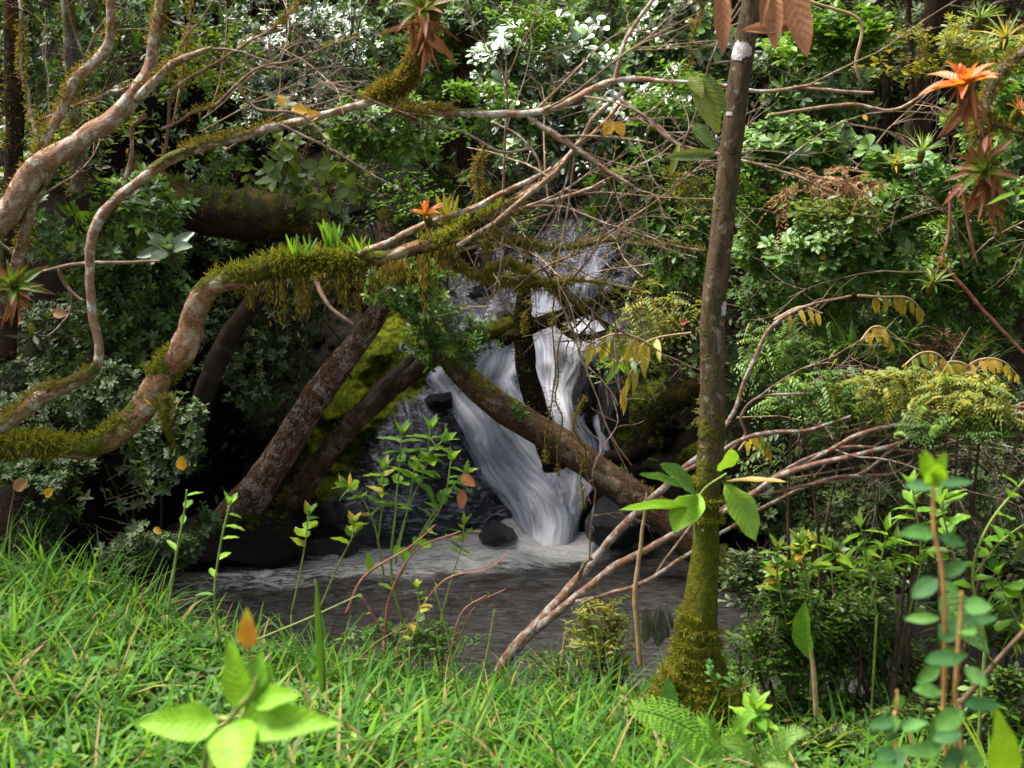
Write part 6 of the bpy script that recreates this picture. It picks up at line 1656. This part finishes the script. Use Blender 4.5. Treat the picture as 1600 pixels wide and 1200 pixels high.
for (bx_, by, tx, ty) in [(1032, 945, 1028, 1005), (1040, 945, 1050, 985), (1025, 955, 1032, 1015), (1008, 950, 1012, 1010), (1036, 950, 1042, 1000)]:
    leaf_at(t, P(bx_, by, 4.36), P(tx, ty, 4.34), 'leaf_grey', .22, (random.uniform(-.5, .5), -1, 0), 'ellip', droop=.15, fold=.7, name="dead_leaf")


def fern(label, x, y, d, fronds, mat, seed):
    rg = np.random.default_rng(7000 + seed)
    t = thing("fern", label, "fern", P(x, y, d))
    for (tx, ty, arch_) in fronds:
        a_, b_ = P(x, y, d), P(tx, ty, d - .12)
        m_ = 20
        j = (np.arange(m_) + .5) / m_
        c = a_ + (b_ - a_) * j[:, None] + np.array([0, 0, 1]) * (arch_ * 4 * j * (1 - j))[:, None]
        L = np.linalg.norm(b_ - a_)
        tg = nrm(np.gradient(c, axis=0)); s = nrm(np.cross(tg, [0, -.5, .8]))
        g = Geo()
        for sg in (1, -1):
            dv = nrm(s * sg + tg * .35 + rg.normal(0, .05, (m_, 3)))
            LL = L * .19 * np.sin(np.clip(j * .9 + .1, 0, 1) * math.pi) ** .7
            for q in range(6):
                f = (q + .5) / 6
                for s2 in (1, -1):
                    bb = c + dv * (LL * f)[:, None]
                    dd = nrm(tg * s2 + dv * .6)
                    smallleafgeo(g, bb, dd, [0, -.4, .9], LL * .30 * (1 - f * .6), LL * .11 * (1 - f * .5), rg.random(m_))
            prisms(g, c, c + dv * LL[:, None], .0008)
        prisms(g, c[:-1], c[1:], .0018)
        g.build("frond", M[mat], t)


fern("lime green fern below the moss cushion", 1130, 1180, 3.55, [(975, 1108, .04), (1040, 1200, .03), (1180, 1120, .04), (1090, 1130, .05)], 'leaf_lime', 1)
fern("dark feathery fern at the bottom edge right of the lime one", 1190, 1195, 3.35, [(1130, 1165, .03), (1260, 1150, .04), (1240, 1210, .02)], 'leaf_fresh', 2)
sapling("forb", "broad-leaved forb with ribbed leaves right of the lime fern", [[(1180, 1200, 3.7, 6), (1178, 1130, 3.7, 5), (1180, 1110, 3.7, 4)]], .14, .27, 'leaf_fresh', seed=30, pairs=4, opposite=True, start=.3, shape='ovate', cat="plant")
sapling("forb", "small bluish forb on the moss cushion's right shoulder", [[(1140, 1090, 4.2, 4), (1142, 1050, 4.2, 3)], [(1120, 1080, 4.2, 4), (1110, 1040, 4.2, 3)]], .05, .35, 'leaf_blue', seed=31, pairs=3, opposite=True, start=.3, shape='ovate', cat="plant")
sapling("forb", "pale-leaved weed left of the moss cushion", [[(980, 1120, 4.3, 4), (975, 1085, 4.3, 3)]], .07, .35, 'leaf_pale', seed=32, pairs=3, opposite=True, start=.3, shape='ovate', cat="plant")

# tall grass stalks with seed heads
for k, (x0, y0, x1, y1, d, lab) in enumerate([(715, 1090, 680, 920, 4.0, "tall pale seed stalk, leftmost of the two beside the fallen branch foot"), (735, 1120, 772, 955, 4.0, "tall green seed stalk leaning right towards the fallen branch foot"), (505, 1080, 492, 905, 3.4, "broad upright grass blade standing above the bank left of centre"), (120, 960, 90, 850, 4.3, "grass stalk standing up at the crest near the left edge"), (400, 1000, 560, 930, 4.2, "long grass stem slanting right over the pool's near edge")]):
    t = thing("grass_stalk", lab, "grass stalk", P(x0, y0, d))
    g = Geo(); s = px_tube(g, [(x0, y0, d, 4), ((x0 + x1) / 2 + 4, (y0 + y1) / 2, d, 3), (x1, y1, d, 2)], sides=5, n=20)
    g.build("stem", M['stem_green'], t)
    if k == 2:
        leaf_at(t, P(x0, y0, d), P(x1, y1, d), 'grass', .035, (0, -1, .1), 'strap', droop=.02, name="blade")
    else:
        g = Geo(); c = s['c'][11:]; c = np.repeat(c, 5, 0); rg = np.random.default_rng(k)
        smallleafgeo(g, c, nrm(rg.normal(0, .3, c.shape) + nrm(s['c'][-1] - s['c'][0])), nrm(rg.normal(0, 1, c.shape)), .012, .0018, rg.random(len(c)))
        g.build("seed_head", M['leaf_pale'], t)

# ------------------------------------------------------------------ the grass bank
def scatter(n, rg, y0=2.0, over=.35, right_thin=.62):
    y = rg.uniform(y0 ** .5, 5.9 ** .5, n * 3) ** 2
    x = rg.uniform(-.62, .60, n * 3) * y
    k = (y < yc(x) + over * rg.random(n * 3)) & ~((x > .55) & (y > 5.15))
    k &= ~((x / np.maximum(y, .1) > .19) & (rg.random(n * 3) < right_thin))
    x, y = x[k][:n], y[k][:n]
    return np.column_stack([x, y, ground_z(x, y)])


rg = np.random.default_rng(90)
p = scatter(31000, rg); n = len(p)
dens = fbm(p2(p[:, 0], p[:, 1], 2.6), 3, 8)
thin = rg.random(n) < np.clip(.70 + dens * .9, .08, 1)
p, dens = p[thin], dens[thin]; n = len(p)
az = 6.283 * vnoise(p2(p[:, 0], p[:, 1], 1.3), 4) + rg.normal(0, 1.3, n)
g = Geo()
bladegeo(g, p, np.column_stack([np.cos(az), np.sin(az)]), rg.uniform(.03, .12, n) * (1 + .5 * dens), rg.uniform(.0015, .004, n), rg.uniform(.2, 2.0, n), np.clip(rg.normal(.42, .30, n) + .2 * dens, 0, 1), lean=rg.uniform(0.1, 1.35, n))
tag(g.build("grass", M['grass']), "fine short green grass covering the near bank", "grass", kind="stuff")
p = scatter(14000, rg); n = len(p); az = rg.uniform(0, 6.283, n)
g = Geo()
bladegeo(g, p, np.column_stack([np.cos(az), np.sin(az)]), rg.uniform(.08, .36, n) * (1 + .5 * vnoise(p * 2.5, 3)), rg.uniform(.0025, .0105, n), rg.uniform(.2, 1.9, n), np.clip(rg.normal(.5, .28, n), 0, 1), lean=rg.uniform(.2, 1.4, n))
x = rg.uniform(-2.6, 1.2, 2600)
y = yc(x) + rg.uniform(-.45, .3, 2600)
p2_ = np.column_stack([x, y, ground_z(x, y)]); az = rg.uniform(0, 6.283, len(p2_))
bladegeo(g, p2_, np.column_stack([np.cos(az), np.sin(az)]), rg.uniform(.08, .36, len(p2_)) * (1 + .6 * vnoise(p2(x, y, 3.0), 9)), rg.uniform(.002, .0055, len(p2_)), rg.uniform(.2, 1.7, len(p2_)), np.clip(rg.normal(.5, .28, len(p2_)), 0, 1), lean=rg.uniform(.05, 1.1, len(p2_)))
tag(g.build("broad_grass", M['grass']), "longer broad grass blades arching over the near bank", "grass", kind="stuff")
rr_ = random.Random(5)
for k, (x, y, lab) in enumerate([(120, 1030, "small dark-leaved weed in the grass at the left"), (205, 925, "small bluish-leaved weed low in the grass near the left crest"), (560, 1090, "oval-leaved weed in the grass right of the lime seedling"), (640, 1170, "low broad-leaved weed at the bottom edge right of the lime seedling"), (90, 1160, "broad-leaved weed in the bottom left corner"), (840, 1140, "oval-leaved weed in the grass below the fallen branch foot"), (920, 1165, "dark broad-leaved weed at the bottom edge, left of the lime fern"), (470, 1010, "upright oval-leaved weed at the crest left of centre")]):
    dd = 3.0 + (1200 - y) * .005
    px0 = P(x, y, dd); gz_ = float(ground_z(px0[0], px0[1])); c = np.array([px0[0], px0[1], gz_ + .02])
    t = thing("weed", lab, "weed", c)
    for q in range(9):
        az = q * 2.4 + k; L = rr_.uniform(.05, .10)
        leaf_at(t, c, c + np.array([math.cos(az) * L, math.sin(az) * L, L * rr_.uniform(.3, 1.1)]), ['leaf_blue', 'leaf_fresh', 'leaf_mid'][k % 3], rr_.uniform(.22, .34), (0, -.2, 1), 'ovate', droop=.2, rgx=rr_)
# low round-leaved ground cover
p = scatter(7000, rg, right_thin=0); n = len(p)
k = fbm(p2(p[:, 0], p[:, 1], 1.6), 3, 55) > 0
p = p[k]; n = len(p)
rep = np.repeat(np.arange(n), 5); az = rg.uniform(0, 6.283, len(rep))
dv = np.column_stack([np.cos(az), np.sin(az), rg.uniform(-.1, .7, len(rep))])
b = p[rep] + np.array([0, 0, 1]) * rg.uniform(.01, .08, (len(rep), 1))
L = rg.uniform(.015, .055, len(rep))
g = Geo(); smallleafgeo(g, b, dv, nrm(rg.normal(0, .3, (len(rep), 3)) + [0, 0, 1]), L, L * .3, rg.random(len(rep)))
tag(g.build("ground_cover", M['forb']), "small oval-leaved herbs growing between the grass blades", "ground cover", kind="stuff")
p = scatter(4200, rg, right_thin=0); n = len(p)
L = rg.uniform(.015, .06, n)
g = Geo(); smallleafgeo(g, p + np.array([0, 0, 1]) * rg.uniform(.01, .06, (n, 1)), rg.normal(0, 1, (n, 3)) * [1, 1, .25], nrm(rg.normal(0, .4, (n, 3)) + [0, 0, 1]), L, L * rg.uniform(.06, .3, n), rg.random(n), droop=.3)
tag(g.build("leaf_litter", M['leaf_brown']), "small dry brown leaf scraps lying in the grass", "leaf litter", kind="stuff")

# ------------------------------------------------------------------ unseen trees added above the picture, crowns shading the gully
rg = np.random.default_rng(91)
for k, (cx_, cy_, cz_, r_, lab) in enumerate([(-4.2, 8.2, 6.6, 1.9, "added unseen crown for shade, high over the left bank, above the lichen limbs"), (-1.9, 12.6, 7.4, 1.6, "added unseen crown for shade, high behind the head of the waterfall"), (3.4, 8.2, 6.4, 1.9, "added unseen crown for shade, high over the dark hollow at the right"), (5.6, 6.6, 6.0, 1.6, "added unseen crown for shade, high over the right end of the pool"), (1.3, 11.5, 7.0, 1.5, "added unseen crown for shade, high above the shade at the top right"), (-5.6, 5.6, 6.0, 1.6, "added unseen crown for shade, high over the grass at the left")]):
    tz = float(ground_z(cx_, cy_ + 1.5))
    t = thing("added_shade_tree", lab, "tree", (cx_, cy_ + 1.5, tz))
    g = Geo(); tube(g, [(cx_, cy_ + 1.5, tz - .2), (cx_ + .1, cy_ + 1.2, (tz + cz_) / 2), (cx_, cy_, cz_ + .5)], [.12, .09, .04], sides=10, n=30, moss=.4, rough=.1); g.build("trunk", M['bark_shade'], t)
    q = nrm(rg.normal(0, 1, (520, 3))) * (rg.random((520, 1)) ** .4)
    tips = np.array([cx_, cy_, cz_]) + q * np.array([r_, r_, r_ * .35])
    tips = tips[fbm(tips * 1.3, 2, k) > -.15]
    rep = np.repeat(np.arange(len(tips)), 7); N_ = len(rep)
    g = Geo(); smallleafgeo(g, tips[rep] + rg.normal(0, .05, (N_, 3)), rg.normal(0, 1, (N_, 3)) * [1, 1, .4], nrm(rg.normal(0, .3, (N_, 3)) + [0, 0, 1]), .16, .035, rg.random(N_))
    stuff(g.build("crown", M['leaf_dark'], t))
